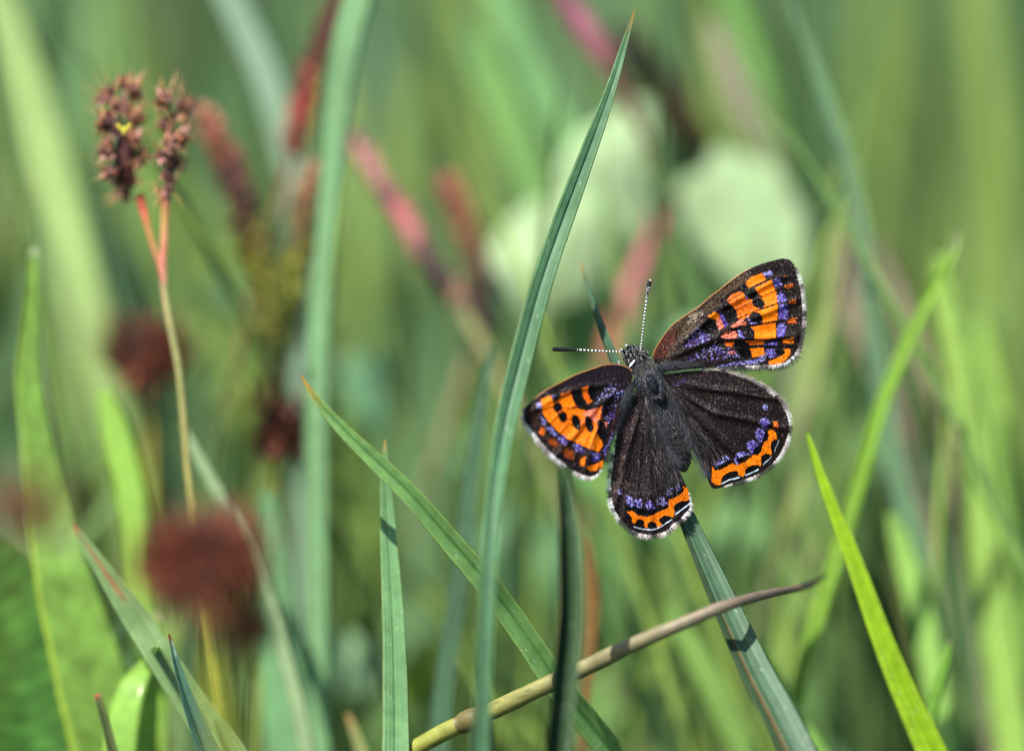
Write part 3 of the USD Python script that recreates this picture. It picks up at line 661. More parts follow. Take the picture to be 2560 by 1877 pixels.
# ------------------------------------------------------------------ blurred blades that can be told apart
for lab, rows, base, kw in [
    ('wide upright grey green blade, softly blurred, left of centre', [(800, -30, 70, .044), (772, 60, 74, .044), (745, 200, 70, .044), (728, 400, 58, .044), (715, 550, 52, .044), (702, 750, 58, .044), (697, 950, 58, .044), (698, 1200, 56, .044), (706, 1670, 56, .044)], lin(122, 164, 114), {'turn': 0.35}),
    ('broad bright yellow green blurred blade slanting through the upper left', [(-30, -60, 90, .085), (40, 120, 100, .085), (95, 300, 110, .085), (135, 450, 116, .085), (180, 620, 110, .085), (220, 800, 96, .085), (265, 950, 90, .085), (310, 1150, 90, .085), (360, 1670, 90, .085)], lin(166, 192, 122), {}),
    ('pale silvery blurred blade slanting from the top edge behind the dark red spike', [(480, -60, 70, .075), (530, 40, 76, .075), (590, 180, 80, .075), (630, 320, 76, .075), (650, 450, 60, .075), (665, 700, 60, .075), (680, 1670, 60, .075)], lin(146, 174, 146), {}),
    ('blue green blurred blade at the left beside the yellow green one', [(120, 330, 30, .099), (180, 440, 60, .099), (225, 560, 66, .099), (290, 760, 66, .099), (340, 950, 60, .099), (420, 1670, 60, .099)], lin(112, 152, 112), {}),
    ('bright green blurred blade tip under the brown flower head at left', [(228, 860, 24, .04), (250, 920, 60, .04), (272, 1010, 76, .04), (292, 1100, 76, .04), (310, 1250, 70, .04), (330, 1670, 70, .04)], lin(150, 190, 84), {}),
    ('pale thin blurred blade slanting between the two red flower heads', [(400, 930, 10, .03), (440, 1010, 26, .03), (490, 1100, 34, .03), (540, 1190, 34, .03), (600, 1350, 36, .03), (680, 1670, 40, .03)], lin(156, 182, 136), {}),
    ('broad pale green blade blurred low left of the upright blade', [(590, 1080, 30, .05), (600, 1200, 70, .05), (612, 1350, 96, .05), (625, 1500, 110, .05), (640, 1670, 116, .05)], lin(124, 172, 120), {}),
    ('yellow green wide blurred blade near the right edge', [(2060, 560, 20, .06), (2085, 680, 60, .06), (2120, 850, 76, .06), (2150, 1050, 80, .06), (2175, 1250, 86, .06), (2205, 1450, 86, .06), (2235, 1670, 86, .06)], lin(160, 196, 96), {}),
    ('beige withered blurred blade tip right of the right forewing', [(1868, 470, 14, .085), (1860, 540, 50, .085), (1862, 620, 84, .085), (1890, 700, 92, .085), (1930, 800, 70, .085), (1990, 950, 36, .085), (2050, 1300, 36, .085), (2080, 1670, 36, .085)], lin(166, 150, 126), {'slim': .8}),
    ('second beige withered blurred blade, slanting right beyond the thin blue grey one', [(1915, 500, 8, .09), (1945, 580, 34, .09), (1985, 680, 52, .09), (2025, 780, 46, .09), (2070, 900, 34, .09), (2150, 1300, 34, .09), (2190, 1670, 34, .09)], lin(168, 154, 130), {'slim': .7}),
    ('yellowish short blade blurred behind the right hand crossing blade', [(1960, 1130, 20, .05), (1985, 1200, 50, .05), (2010, 1290, 62, .05), (2040, 1400, 64, .05), (2080, 1670, 64, .05)], lin(150, 190, 96), {}),
    ('thin dark tipped blade joining the yellow green blade at its foot', [(2092, 1405, 8, .014), (2085, 1440, 18, .014), (2068, 1500, 26, .014), (2048, 1570, 30, .014), (2030, 1670, 30, .014)], lin(116, 164, 60), {'tip': lin(120, 96, 90)}),
    ('slim pale green blade slanting low beside the perch blade', [(1672, 1400, 8, .02), (1690, 1450, 20, .02), (1730, 1530, 24, .02), (1780, 1610, 26, .02), (1820, 1670, 26, .02)], lin(140, 186, 90), {}),
    ('wide olive green blade blurred left of the perch blade foot', [(1470, 1320, 20, .05), (1500, 1380, 56, .05), (1550, 1470, 70, .05), (1600, 1570, 74, .05), (1650, 1670, 76, .05)], lin(132, 170, 86), {}),
    ('ochre brown withered blade blurred right of the dark shaded blade', [(1292, 1180, 14, .03), (1300, 1240, 30, .03), (1306, 1320, 40, .03), (1300, 1420, 34, .03), (1290, 1550, 24, .03), (1280, 1670, 24, .03)], lin(132, 100, 56), {'slim': .8}),
    ('tall yellow green blurred blade at the far right edge', [(2160, 700, 20, .08), (2180, 850, 70, .08), (2215, 1050, 80, .08), (2250, 1250, 84, .08), (2300, 1670, 84, .08)], lin(150, 188, 90), {}),
    ('green blurred blade from the top edge right of the dark brown spike', [(1600, -40, 60, .1), (1640, 80, 70, .1), (1680, 220, 76, .1), (1710, 400, 70, .1), (1740, 650, 70, .1), (1790, 1670, 70, .1)], lin(116, 160, 84), {}),
    ('beige blurred blade top between dark spike and green blade at the top', [(1560, 40, 20, .1), (1590, 110, 60, .1), (1630, 220, 70, .1), (1680, 330, 60, .1), (1720, 500, 50, .1), (1800, 1670, 50, .1)], lin(168, 164, 136), {}),
    ('green blurred blade slanting right above the pink jointed stalk', [(1040, 60, 40, .1), (1080, 160, 80, .1), (1130, 290, 84, .1), (1180, 420, 84, .1), (1230, 560, 80, .1), (1330, 1670, 80, .1)], lin(126, 170, 96), {}),
    ('pale blurred blade at the top between spike and leaning blade', [(1085, -60, 60, .1), (1120, 40, 84, .1), (1170, 160, 84, .1), (1230, 280, 76, .1), (1290, 420, 70, .1), (1400, 1670, 70, .1)], lin(128, 176, 114), {}),
]:
    blade(lab, rows, base, n=36, nc=5, fold=0.15, ribs=0, mat='soft_leaf', fine=False, **kw)

# ------------------------------------------------------------------ many more slender blades behind, alike
g = np.random.default_rng(5)
SHADES = {'dull green': (114, 148, 84), 'yellow green': (148, 174, 84), 'blue green': (114, 152, 102), 'dark green': (54, 80, 38)}  # dark green puts the shade of the gaps into the blade colour
PLACES = [(-250, 'at the left edge'), (40, 'behind the mottled leaf'), (150, 'left of the woodrush stem'), (280, 'behind the woodrush stem'), (420, 'behind the purple sedge spike'), (560, 'beside the dark red spike'), (680, 'behind the wide upright blade'),
          (800, 'behind the pink jointed stalk'), (930, 'left of the leaning blade'), (1060, 'behind the leaning blade'), (1200, 'behind the left forewing'), (1340, 'behind the red clover stalk'), (1480, 'behind the body of the butterfly'), (1620, 'behind the right wings'),
          (1760, 'just right of the right wings'), (1880, 'behind the thin blue grey blade'), (2000, 'behind the right hand crossing blade'), (2140, 'at the right edge')]
seen = set()
while len(seen) < 165:
    i = len(seen)
    d = g.uniform(.072, .13) if i % 3 == 0 else g.uniform(.13, .34)
    x = g.uniform(-150, 2400)
    top = g.uniform(-700, 850) if d > .12 else g.uniform(-300, 1050)
    w = g.uniform(34, 92) * DIST / (DIST + d)
    lean = g.normal(0, 0.16) + (0.12 if x > 1300 else 0.08)
    tone = list(SHADES)[g.choice(4, p=[.34, .24, .22, .20])]
    ymid = max(top, 0) * .5 + 826
    xm = x + lean * (ymid - top)
    if not -120 < xm < 2380: continue
    place = [p_ for x0, p_ in PLACES if xm >= x0][-1]
    way = 'leaning left' if lean > .2 else 'leaning right' if lean < .0 else 'standing upright'
    lab = '%s blade %s, %s blurred, %s' % (tone, way, 'softly' if d < .12 else 'strongly', place)
    if lab in seen: continue
    seen.add(lab)
    rows = []
    for u in np.linspace(0, 1, 6):
        y = top + u * 1000
        rows.append((x + lean * (y - top) + 180 * lean * (1 - u) ** 2, y, w * min(1, .08 + 2.6 * u), d))
    blade(lab, rows, lin(*SHADES[tone]) * g.uniform(.8, 1.15), n=14, nc=5, fold=float(g.uniform(.1, .6)), turn=float(g.normal(0.1, .5)),
          ribs=0, mat='soft_leaf', fine=False, group='blurred grass blades behind the butterfly', name='meadow_blade')
# thin stems and blades of the tangle between
seen = set()
g = np.random.default_rng(77)
SHADES['pale straw'] = (166, 168, 112)
while len(seen) < 125:
    d = g.uniform(.045, .15)
    x = g.uniform(-100, 2350)
    top = g.uniform(-200, 1500) if len(seen) % 3 else g.uniform(700, 1560)
    w = g.uniform(10, 30) * DIST / (DIST + d)
    lean = g.normal(0.05, 0.38)
    tone = list(SHADES)[g.choice(5, p=[.22, .32, .16, .14, .16])]
    xm = x + lean * (max(top, 0) * .5 + 826 - top)
    if not -60 < xm < 2310: continue
    if 1230 < x < 1800 and 200 < top < 640 and d < .06: continue
    place = [p_ for x0, p_ in PLACES if xm >= x0][-1]
    way = 'leaning left' if lean > .2 else 'leaning right' if lean < -.1 else 'standing upright'
    lab = 'thin %s blade %s, %s blurred, %s' % (tone, way, 'softly' if d < .09 else 'strongly', place)
    if lab in seen: continue
    seen.add(lab)
    bend = g.normal(0, 130)
    rows = [(x + lean * (u * 900) + bend * (1 - u) ** 2 - bend, top + u * 900, w * min(1, .1 + 2.2 * u), d) for u in np.linspace(0, 1, 7)]
    blade(lab, rows, lin(*SHADES[tone]) * g.uniform(.85, 1.35), n=16, nc=5, fold=float(g.uniform(.1, .6)), turn=float(g.normal(0.15, .4)),
          ribs=0, mat='soft_leaf', fine=False, group='thin blades of the tangle behind the butterfly', name='thin_blade')
# scattered leaves of the ground layer, sunlit in the gaps
seen = set()
while len(seen) < 34:
    d = g.uniform(.06, .2); cx, cy = g.uniform(0, 2250), g.uniform(620, 1640)
    a_, b_ = g.uniform(28, 75), g.uniform(20, 46)
    tone = list(SHADES)[g.choice(4, p=[.3, .35, .2, .15])]
    xm = cx
    place = [p_ for x0, p_ in PLACES if xm >= x0][-1]
    lab = 'small %s leaf, blurred, %s, %s' % (tone, 'low near the bottom' if cy > 1250 else 'at mid height', place)
    if lab in seen: continue
    seen.add(lab)
    v, f, c = round_leaf(cx, cy, a_, b_, g.uniform(-1.5, 1.5), .1, d, lin(*SHADES[tone]) * g.uniform(.9, 1.5), int(g.integers(1000)))
    P0 = at(cx * SD, cy * SD, d + .001)
    if P0[2] < .01: continue
    st = np.vstack([P0, to_ground(np.array([P0 + [0, 0, .003 * (3 - i)] for i in range(4)]), 6)])
    tt = Thing('small_leaf', lab, 'leaf', st[-1], 'small leaves of the ground layer')
    put('leaf_surface', (v, f), 'soft_leaf', tt, col=c)
    v, f, s_ = tube(st, 0.0005, 5); put('stem', (v, f), 'stalk', tt, col=lin(110, 140, 70))
# ------------------------------------------------------------------ the butterfly
# Wing outlines and markings are measured per wing on an enlarged grid: photo pixel = corner + grid / zoom.
BG = np.random.default_rng(99)
fly = Thing('butterfly', 'small dark butterfly with orange and violet marked open wings perched on a grass blade', 'butterfly', at(1634, 965, 0))
AX0, AX1 = np.array([1589.0, 893]), np.array([1708.0, 1180])     # body axis, head to tail, photo pixels
AXD = (AX1 - AX0) / np.linalg.norm(AX1 - AX0)


def roughen(x, y, amp, size, seed=0):
    p = np.stack([x / size, y / size, np.full_like(x, 0.37)], -1)
    return x + amp * (meshkit.fbm(p, 3, seed) - 0.5) * 2, y + amp * (meshkit.fbm(p, 3, seed + 50) - 0.5) * 2


def inside(poly, x, y, soft=0.0):
    return shapely.contains_xy(shapely.Polygon(poly).buffer(0), x, y)


def near_line(pts, x, y):
    p = np.stack([x, y], -1); best = np.full(x.shape, 1e9)
    for a, b in zip(pts[:-1], pts[1:]):
        a, b = np.array(a, float), np.array(b, float); ab = b - a
        tt = np.clip(((p - a) @ ab) / (ab @ ab), 0, 1)
        best = np.minimum(best, np.linalg.norm(p - a - tt[..., None] * ab, axis=-1))
    return best


def ell(s, x, y):
    cx, cy, rx, ry = s[:4]; a = math.radians(s[4]) if len(s) > 4 else 0
    dx, dy = x - cx, y - cy
    u, w = dx * math.cos(a) + dy * math.sin(a), -dx * math.sin(a) + dy * math.cos(a)
    return (u / rx) ** 2 + (w / ry) ** 2


ORANGE = np.array([0.80, 0.17, 0.003]); ORANGE2 = np.array([0.66, 0.115, 0.005]); CORAL = np.array([0.60, 0.15, 0.09])
VIOLET = np.array([0.075, 0.042, 0.27]); PALEV = np.array([0.25, 0.26, 0.55]); ICE = np.array([0.55, 0.66, 0.80])
BROWN = np.array([0.0112, 0.0068, 0.0068]); BLACK = np.array([0.003, 0.0025, 0.003])


def grains(X, Y, size, seed):
    """One random number for each wing scale sized cell."""
    i, j = np.floor(X / size).astype(np.int64), np.floor(Y / size).astype(np.int64)
    h = (i * 73856093) ^ (j * 19349663) ^ (seed * 83492791)
    h = (h ^ (h >> 13)) * 1274126177 & 0xFFFFFFFF
    return ((h ^ (h >> 16)) & 0xFFFF) / 65535.0


def paint(spec, px, py):
    """Colour of the wing's scales at photo pixels px, py."""
    ox, oy, z = spec['grid']
    gx_, gy_ = (px - ox) * z, (py - oy) * z
    x, y = roughen(gx_, gy_, 2.2 * z, 9.0 * z, spec['seed'])
    x2, y2 = roughen(gx_, gy_, 1.5 * z, 3.0 * z, spec['seed'] + 7)
    r1, r2, r3 = (grains(px, py, 2.3, spec['seed'] * 10 + k) for k in range(3))
    c = np.ones(px.shape + (3,)) * BROWN * (0.72 + 0.56 * r1)[..., None]
    for poly, col, dens in spec.get('sheen', []):  # tone patches of the scales, with sheen painted into some of them
        k = inside(poly, x, y) & (r2 < dens)
        c[k] = (np.array(col) * spec.get('sheen_gain', 0.36) * (0.7 + 0.6 * r1)[..., None])[k]
    if spec.get('dust'):
        col, dens = spec['dust']; k = r3 < dens
        c[k] = (np.array(col) * 0.45 * (0.5 + r1)[..., None])[k]
    for poly, col, dens in spec.get('orange', []):
        xx_, yy_ = (x + x2) / 2, (y + y2) / 2
        k = inside(poly, xx_, yy_) & (r2 < dens)
        c[k] = (col * (0.9 + 0.2 * r1)[..., None])[k]
    for pts, wd in spec.get('veins', []):
        k = near_line(pts, (x2 + gx_) / 2, (y2 + gy_) / 2) < wd / 2
        c[k] = c[k] * 0.12 + BLACK
    for s_ in spec.get('spots', []):
        k = ell(s_, (x + x2) / 2, (y + y2) / 2) < 1
        c[k] = (BLACK * (0.6 + 0.9 * r1)[..., None])[k]
    for poly, dens, pale in spec.get('violet', []):
        k = inside(poly, x, y) & (r3 < dens * (0.4 + 0.95 * meshkit.noise(np.stack([px / 7, py / 7, 0 * px + 3.3], -1), spec['seed'])))
        vc = np.where((r2 < pale)[..., None], PALEV * (0.7 + 0.8 * r1)[..., None], VIOLET * (0.55 + 0.9 * r1)[..., None])
        c[k] = vc[k]
    for s_ in spec.get('spots_top', []):
        k = ell(s_, (x + x2) / 2, (y + y2) / 2) < 1
        c[k] = (BLACK * (0.6 + 0.9 * r1)[..., None])[k]
    for pts, wd, col in spec.get('lines', []):
        k = near_line(pts, x2, y2) < wd / 2
        c[k] = (np.array(col) * (0.6 + 0.6 * r1)[..., None])[k]
    for pts, wd in spec.get('shadow_line', []):  # dark line painted into the wing colour as a thin shadow
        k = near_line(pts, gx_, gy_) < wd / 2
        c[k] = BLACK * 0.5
    return np.clip(c, 0.002, 0.9)


WINGS = {}
WINGS['right_fore'] = dict(sheen_gain=1.05, grid=(1630, 630, 5.329), seed=1, hinge=(40, 1500),
  outline=[(10, 1390), (40, 1310), (90, 1220), (170, 1100), (270, 980), (400, 880), (520, 800), (640, 720), (760, 612), (880, 522), (1000, 424), (1130, 325), (1250, 252), (1370, 194), (1500, 146), (1640, 108), (1740, 88), (1800, 96), (1868, 150), (1910, 230), (1942, 330), (1970, 430), (1990, 540), (2004, 650), (2010, 760), (2010, 880), (2004, 1000), (1992, 1100), (1975, 1200), (1945, 1290), (1900, 1370), (1840, 1430), (1760, 1478), (1660, 1502), (1500, 1512), (1300, 1517), (1100, 1524), (900, 1536), (700, 1548), (500, 1562), (300, 1580), (120, 1600)],
  sheen=[([(0, 1400), (270, 980), (640, 720), (1000, 420), (1250, 255), (1330, 330), (1200, 440), (1000, 560), (820, 760), (640, 870), (400, 1130), (180, 1430)], (0.075, 0.048, 0.024), 0.55),
         ([(0, 1420), (150, 1130), (330, 1000), (330, 1150), (200, 1420)], (0.085, 0.024, 0.014), 0.6),
         ([(480, 850), (640, 770), (700, 820), (600, 930), (480, 960)], (0.30, 0.24, 0.17), 0.5),  # glossy highlight painted as a pale patch
         ([(100, 1490), (420, 1080), (620, 900), (700, 950), (500, 1150), (250, 1440)], (0.10, 0.075, 0.05), 0.35)],
  dust=((0.09, 0.075, 0.06), 0.04),
  orange=[([(1240, 600), (1330, 640), (1480, 600), (1500, 700), (1410, 800), (1300, 870), (1190, 900), (1130, 880)], ORANGE * .8, .88), ([(1265, 380), (1330, 330), (1470, 280), (1515, 370), (1400, 430), (1300, 480), (1255, 430)], ORANGE, .98), ([(1370, 480), (1590, 370), (1640, 510), (1500, 590), (1400, 560)], ORANGE, .98),
          ([(1460, 600), (1650, 520), (1670, 680), (1480, 740), (1500, 680)], ORANGE, .98), ([(1400, 790), (1675, 700), (1670, 920), (1470, 960), (1480, 900)], ORANGE, .98),
          ([(1320, 1000), (1650, 940), (1650, 1140), (1560, 1170), (1370, 1160), (1370, 1110)], ORANGE, .98), ([(1240, 1185), (1490, 1180), (1480, 1230), (1250, 1240)], ORANGE2, .95),
          ([(1305, 1285), (1480, 1275), (1500, 1370), (1340, 1405)], ORANGE, .95), ([(1750, 1290), (1840, 1290), (1845, 1360), (1780, 1440), (1700, 1490), (1570, 1500), (1550, 1460), (1650, 1420), (1735, 1380), (1780, 1340)], ORANGE, .97),
          ([(1000, 640), (1060, 560), (1200, 520), (1240, 600), (1330, 660), (1320, 730), (1410, 760), (1260, 830), (1140, 880), (1120, 760), (1040, 690)], ORANGE2 * 1.1, .82),
          ([(740, 850), (830, 795), (890, 830), (900, 890), (860, 900), (800, 890)], ORANGE, .9), ([(860, 890), (910, 880), (960, 1000), (900, 1040), (860, 960)], CORAL, .85),
          ([(1050, 990), (1200, 880), (1290, 960), (1240, 990), (1080, 1010)], CORAL, .75), ([(900, 1130), (1000, 1040), (1120, 1060), (1150, 1140), (1000, 1160)], CORAL, .75),
          ([(960, 1200), (1090, 1190), (1080, 1260), (980, 1260)], ORANGE2, .7), ([(1000, 1330), (1110, 1300), (1160, 1380), (1040, 1370)], CORAL, .5),
          ([(1750, 460), (1880, 415), (1880, 470), (1790, 490)], ORANGE2, .75), ([(1820, 650), (1910, 610), (1925, 690), (1830, 690)], ORANGE2, .75), ([(1800, 900), (1930, 870), (1920, 970), (1810, 940)], ORANGE2, .6), ([(1740, 1170), (1890, 1130), (1890, 1215), (1750, 1210)], ORANGE, .9), ([(1690, 310), (1790, 290), (1780, 340)], ORANGE2, .3)],
  spots=[(1225, 490, 60, 50), (1330, 560, 80, 66), (1420, 680, 88, 66, 20), (1035, 830, 92, 130, -25), (1380, 885, 92, 88), (1270, 1080, 98, 80), (1190, 1240, 110, 46), (1235, 1340, 88, 64), (760, 1000, 92, 88), (880, 1280, 74, 52), (1700, 1335, 62, 46)],
  violet=[([(1480, 260), (1595, 245), (1605, 315), (1500, 325)], .8, .9), ([(1615, 380), (1690, 340), (1745, 440), (1640, 475)], .75, .25), ([(1665, 590), (1720, 505), (1795, 610), (1795, 655), (1680, 665)], .85, .3), ([(1690, 770), (1720, 690), (1815, 700), (1805, 800), (1815, 895), (1690, 900)], .85, .2),
          ([(1665, 1000), (1720, 940), (1785, 950), (1780, 1080), (1750, 1135), (1665, 1130)], .85, .25), ([(1500, 1230), (1660, 1190), (1680, 1220), (1640, 1250), (1500, 1260)], .7, .1), ([(1500, 1300), (1650, 1285), (1685, 1360), (1600, 1425), (1520, 1385)], .8, .2),
          ([(380, 1280), (600, 1000), (700, 1080), (830, 1130), (700, 1220), (500, 1260)], .30, .4), ([(300, 1490), (600, 1350), (850, 1190), (960, 1260), (1160, 1310), (1170, 1400), (900, 1450), (600, 1440), (340, 1520)], .20, .4),
          ([(840, 1530), (1100, 1465), (1350, 1435), (1530, 1430), (1400, 1485), (1100, 1505)], .8, .6), ([(890, 760), (960, 860), (1010, 970), (970, 1010), (920, 900)], .75, .15), ([(1145, 1030), (1205, 1060), (1240, 1155), (1150, 1120)], .7, .3), ([(1265, 850), (1320, 930), (1430, 950), (1300, 965)], .65, .3), ([(1235, 560), (1290, 600), (1270, 640)], .6, .6), ([(1400, 1400), (1520, 1370), (1520, 1420), (1400, 1430)], .6, .7)],
  spots_top=[(1035, 830, 70, 110, -25), (760, 1000, 72, 70), (1270, 1085, 70, 60), (1690, 1330, 56, 40)],
  veins=[([(1000, 660), (1300, 480), (1550, 362), (1900, 330)], 13), ([(1100, 780), (1450, 600), (1640, 512), (1870, 440)], 11), ([(1140, 885), (1420, 765), (1680, 680), (1920, 640)], 13), ([(1000, 1030), (1300, 965), (1660, 915), (1950, 890)], 13), ([(850, 1160), (1200, 1165), (1500, 1168), (1900, 1120)], 16), ([(950, 1300), (1200, 1290)], 12), ([(300, 1500), (700, 1280), (850, 1160), (1000, 1030), (1130, 885)], 18), ([(250, 1400), (450, 1180), (650, 960)], 12)],
  shadow_line=[([(1120, 1240), (1300, 1255), (1700, 1262), (1990, 1255)], 34)],
  tilt=7.0, d0=-0.0012, tipfringe=(0.42, 0.82), ridges=[[(40, 1500), (900, 760), (1740, 330)], [(40, 1500), (850, 1160), (1920, 1120)], [(40, 1500), (1000, 1030), (1920, 640)]])
WINGS['left_fore'] = dict(grid=(1290, 890, 5.006), seed=2, hinge=(1465, 300),
  outline=[(1445, 185), (1400, 150), (1330, 122), (1230, 106), (1100, 116), (980, 155), (850, 196), (730, 242), (600, 310), (480, 372), (370, 432), (280, 500), (200, 570), (132, 628), (92, 690), (92, 762), (116, 832), (176, 910), (240, 990), (310, 1080), (390, 1170), (480, 1258), (570, 1330), (670, 1400), (760, 1458), (850, 1500), (930, 1516), (1000, 1496), (1052, 1440), (1090, 1360), (1112, 1290), (1135, 1180), (1172, 1080), (1222, 950), (1272, 820), (1318, 700), (1375, 580), (1432, 460), (1460, 400)],
  sheen=[([(1440, 170), (1200, 100), (700, 250), (300, 480), (110, 690), (300, 560), (700, 380), (1000, 330), (1400, 420)], (0.028, 0.018, 0.032), 0.5), ([(110, 690), (300, 520), (310, 660), (330, 900), (180, 860)], (0.07, 0.025, 0.015), 0.6),
         ([(1290, 600), (1420, 480), (1420, 420), (1300, 560), (1130, 1080), (1180, 1060)], (0.12, 0.04, 0.025), 0.5), ([(1000, 130), (1300, 120), (1420, 260), (1100, 330), (800, 330)], (0.03, 0.024, 0.06), 0.4), ([(200, 900), (600, 1250), (860, 1400), (900, 1260), (700, 1150), (420, 980)], (0.10, 0.035, 0.014), 0.5)],
  dust=((0.08, 0.06, 0.07), 0.04),
  orange=[([(470, 590), (560, 520), (700, 490), (735, 600), (790, 660), (900, 690), (1070, 640), (1080, 780), (1040, 900), (950, 965), (600, 825)], ORANGE2, .88), ([(310, 540), (430, 490), (475, 590), (500, 690), (545, 780), (620, 830), (690, 800), (730, 880), (780, 930), (850, 870), (900, 930), (950, 970), (1000, 890), (1020, 980), (1085, 1090), (1080, 1130), (1030, 1200), (980, 1180), (900, 1150), (730, 1070), (620, 1020), (500, 920), (400, 810), (340, 720)], ORANGE, .98),
          ([(540, 540), (690, 490), (730, 600), (790, 660), (870, 680), (840, 770), (700, 770), (640, 760), (600, 700), (570, 620)], ORANGE, .96), ([(560, 470), (690, 430), (690, 490), (560, 515)], ORANGE2, .8), ([(820, 400), (905, 375), (900, 470), (960, 570), (900, 600), (855, 540), (830, 470)], ORANGE2, .9),
          ([(820, 720), (900, 680), (1070, 640), (1080, 760), (1020, 840), (960, 800), (900, 760)], CORAL * 1.1, .82), ([(1000, 670), (1070, 620), (1060, 780), (1000, 800)], ORANGE2, .7), ([(1100, 820), (1150, 830), (1130, 890)], CORAL, .8),
          ([(285, 960), (320, 890), (375, 920), (345, 995)], ORANGE2, .7), ([(400, 1060), (440, 1020), (530, 1060), (500, 1150), (440, 1120)], ORANGE2 * .5, .6), ([(570, 1190), (620, 1140), (720, 1190), (720, 1300), (600, 1250)], ORANGE2 * .5, .6), ([(805, 1290), (875, 1250), (855, 1375), (805, 1370)], ORANGE, .9), ([(875, 1390), (1000, 1350), (1092, 1300), (1085, 1385), (1010, 1430), (930, 1440)], ORANGE, .97)],
  spots=[(500, 490, 62, 62), (522, 640, 58, 62), (590, 762, 52, 68), (755, 830, 54, 98, -15), (915, 850, 50, 110, -15), (1048, 845, 34, 56), (1088, 985, 54, 76), (772, 530, 62, 112, -25), (960, 450, 56, 92), (1140, 700, 36, 54), (515, 385, 26, 26)],
  violet=[([(245, 590), (310, 570), (320, 650), (250, 650)], .7, .8), ([(305, 750), (360, 765), (385, 855), (330, 855)], .6, .6), ([(375, 900), (450, 885), (525, 990), (480, 1005)], .8, .4), ([(525, 1010), (600, 985), (665, 1070), (620, 1120), (540, 1085)], .65, .3), ([(705, 1095), (805, 1110), (865, 1170), (850, 1225), (750, 1185)], .6, .3), ([(935, 1205), (1055, 1215), (1045, 1295), (955, 1315)], .65, .25),
          ([(980, 580), (1060, 440), (1200, 340), (1300, 360), (1250, 440), (1100, 560), (1000, 620)], .18, .6), ([(1090, 650), (1260, 600), (1225, 800), (1130, 860), (1085, 740)], .2, .35), ([(1240, 560), (1400, 460), (1330, 420), (1200, 480)], .3, .6), ([(1095, 1180), (1150, 1080), (1225, 920), (1205, 1050), (1110, 1260)], .6, .5), ([(440, 480), (480, 500), (470, 540)], .4, .5)],
  spots_top=[(960, 450, 50, 80), (1140, 700, 30, 46)],
  veins=[([(320, 665), (480, 612)], 8), ([(540, 640), (700, 640), (740, 600)], 7), ([(700, 640), (900, 640), (1050, 590), (1120, 560), (1400, 420)], 22), ([(560, 950), (650, 840)], 7), ([(700, 1060), (800, 905)], 8), ([(850, 1150), (900, 1000)], 8), ([(430, 830), (560, 700)], 6), ([(865, 1490), (900, 1280), (960, 1080), (1030, 900), (1080, 680), (1120, 560)], 20), ([(740, 1300), (790, 1080)], 14), ([(560, 1230), (600, 1030)], 12), ([(1020, 1430), (1040, 1330)], 7)],
  shadow_line=[], tilt=20.0, d0=-0.0012, tipfringe=(0.37, 0.73), ridges=[[(1465, 300), (700, 420), (120, 720)], [(1465, 300), (1050, 600), (500, 1250)], [(1465, 300), (1120, 560), (865, 1490)]])
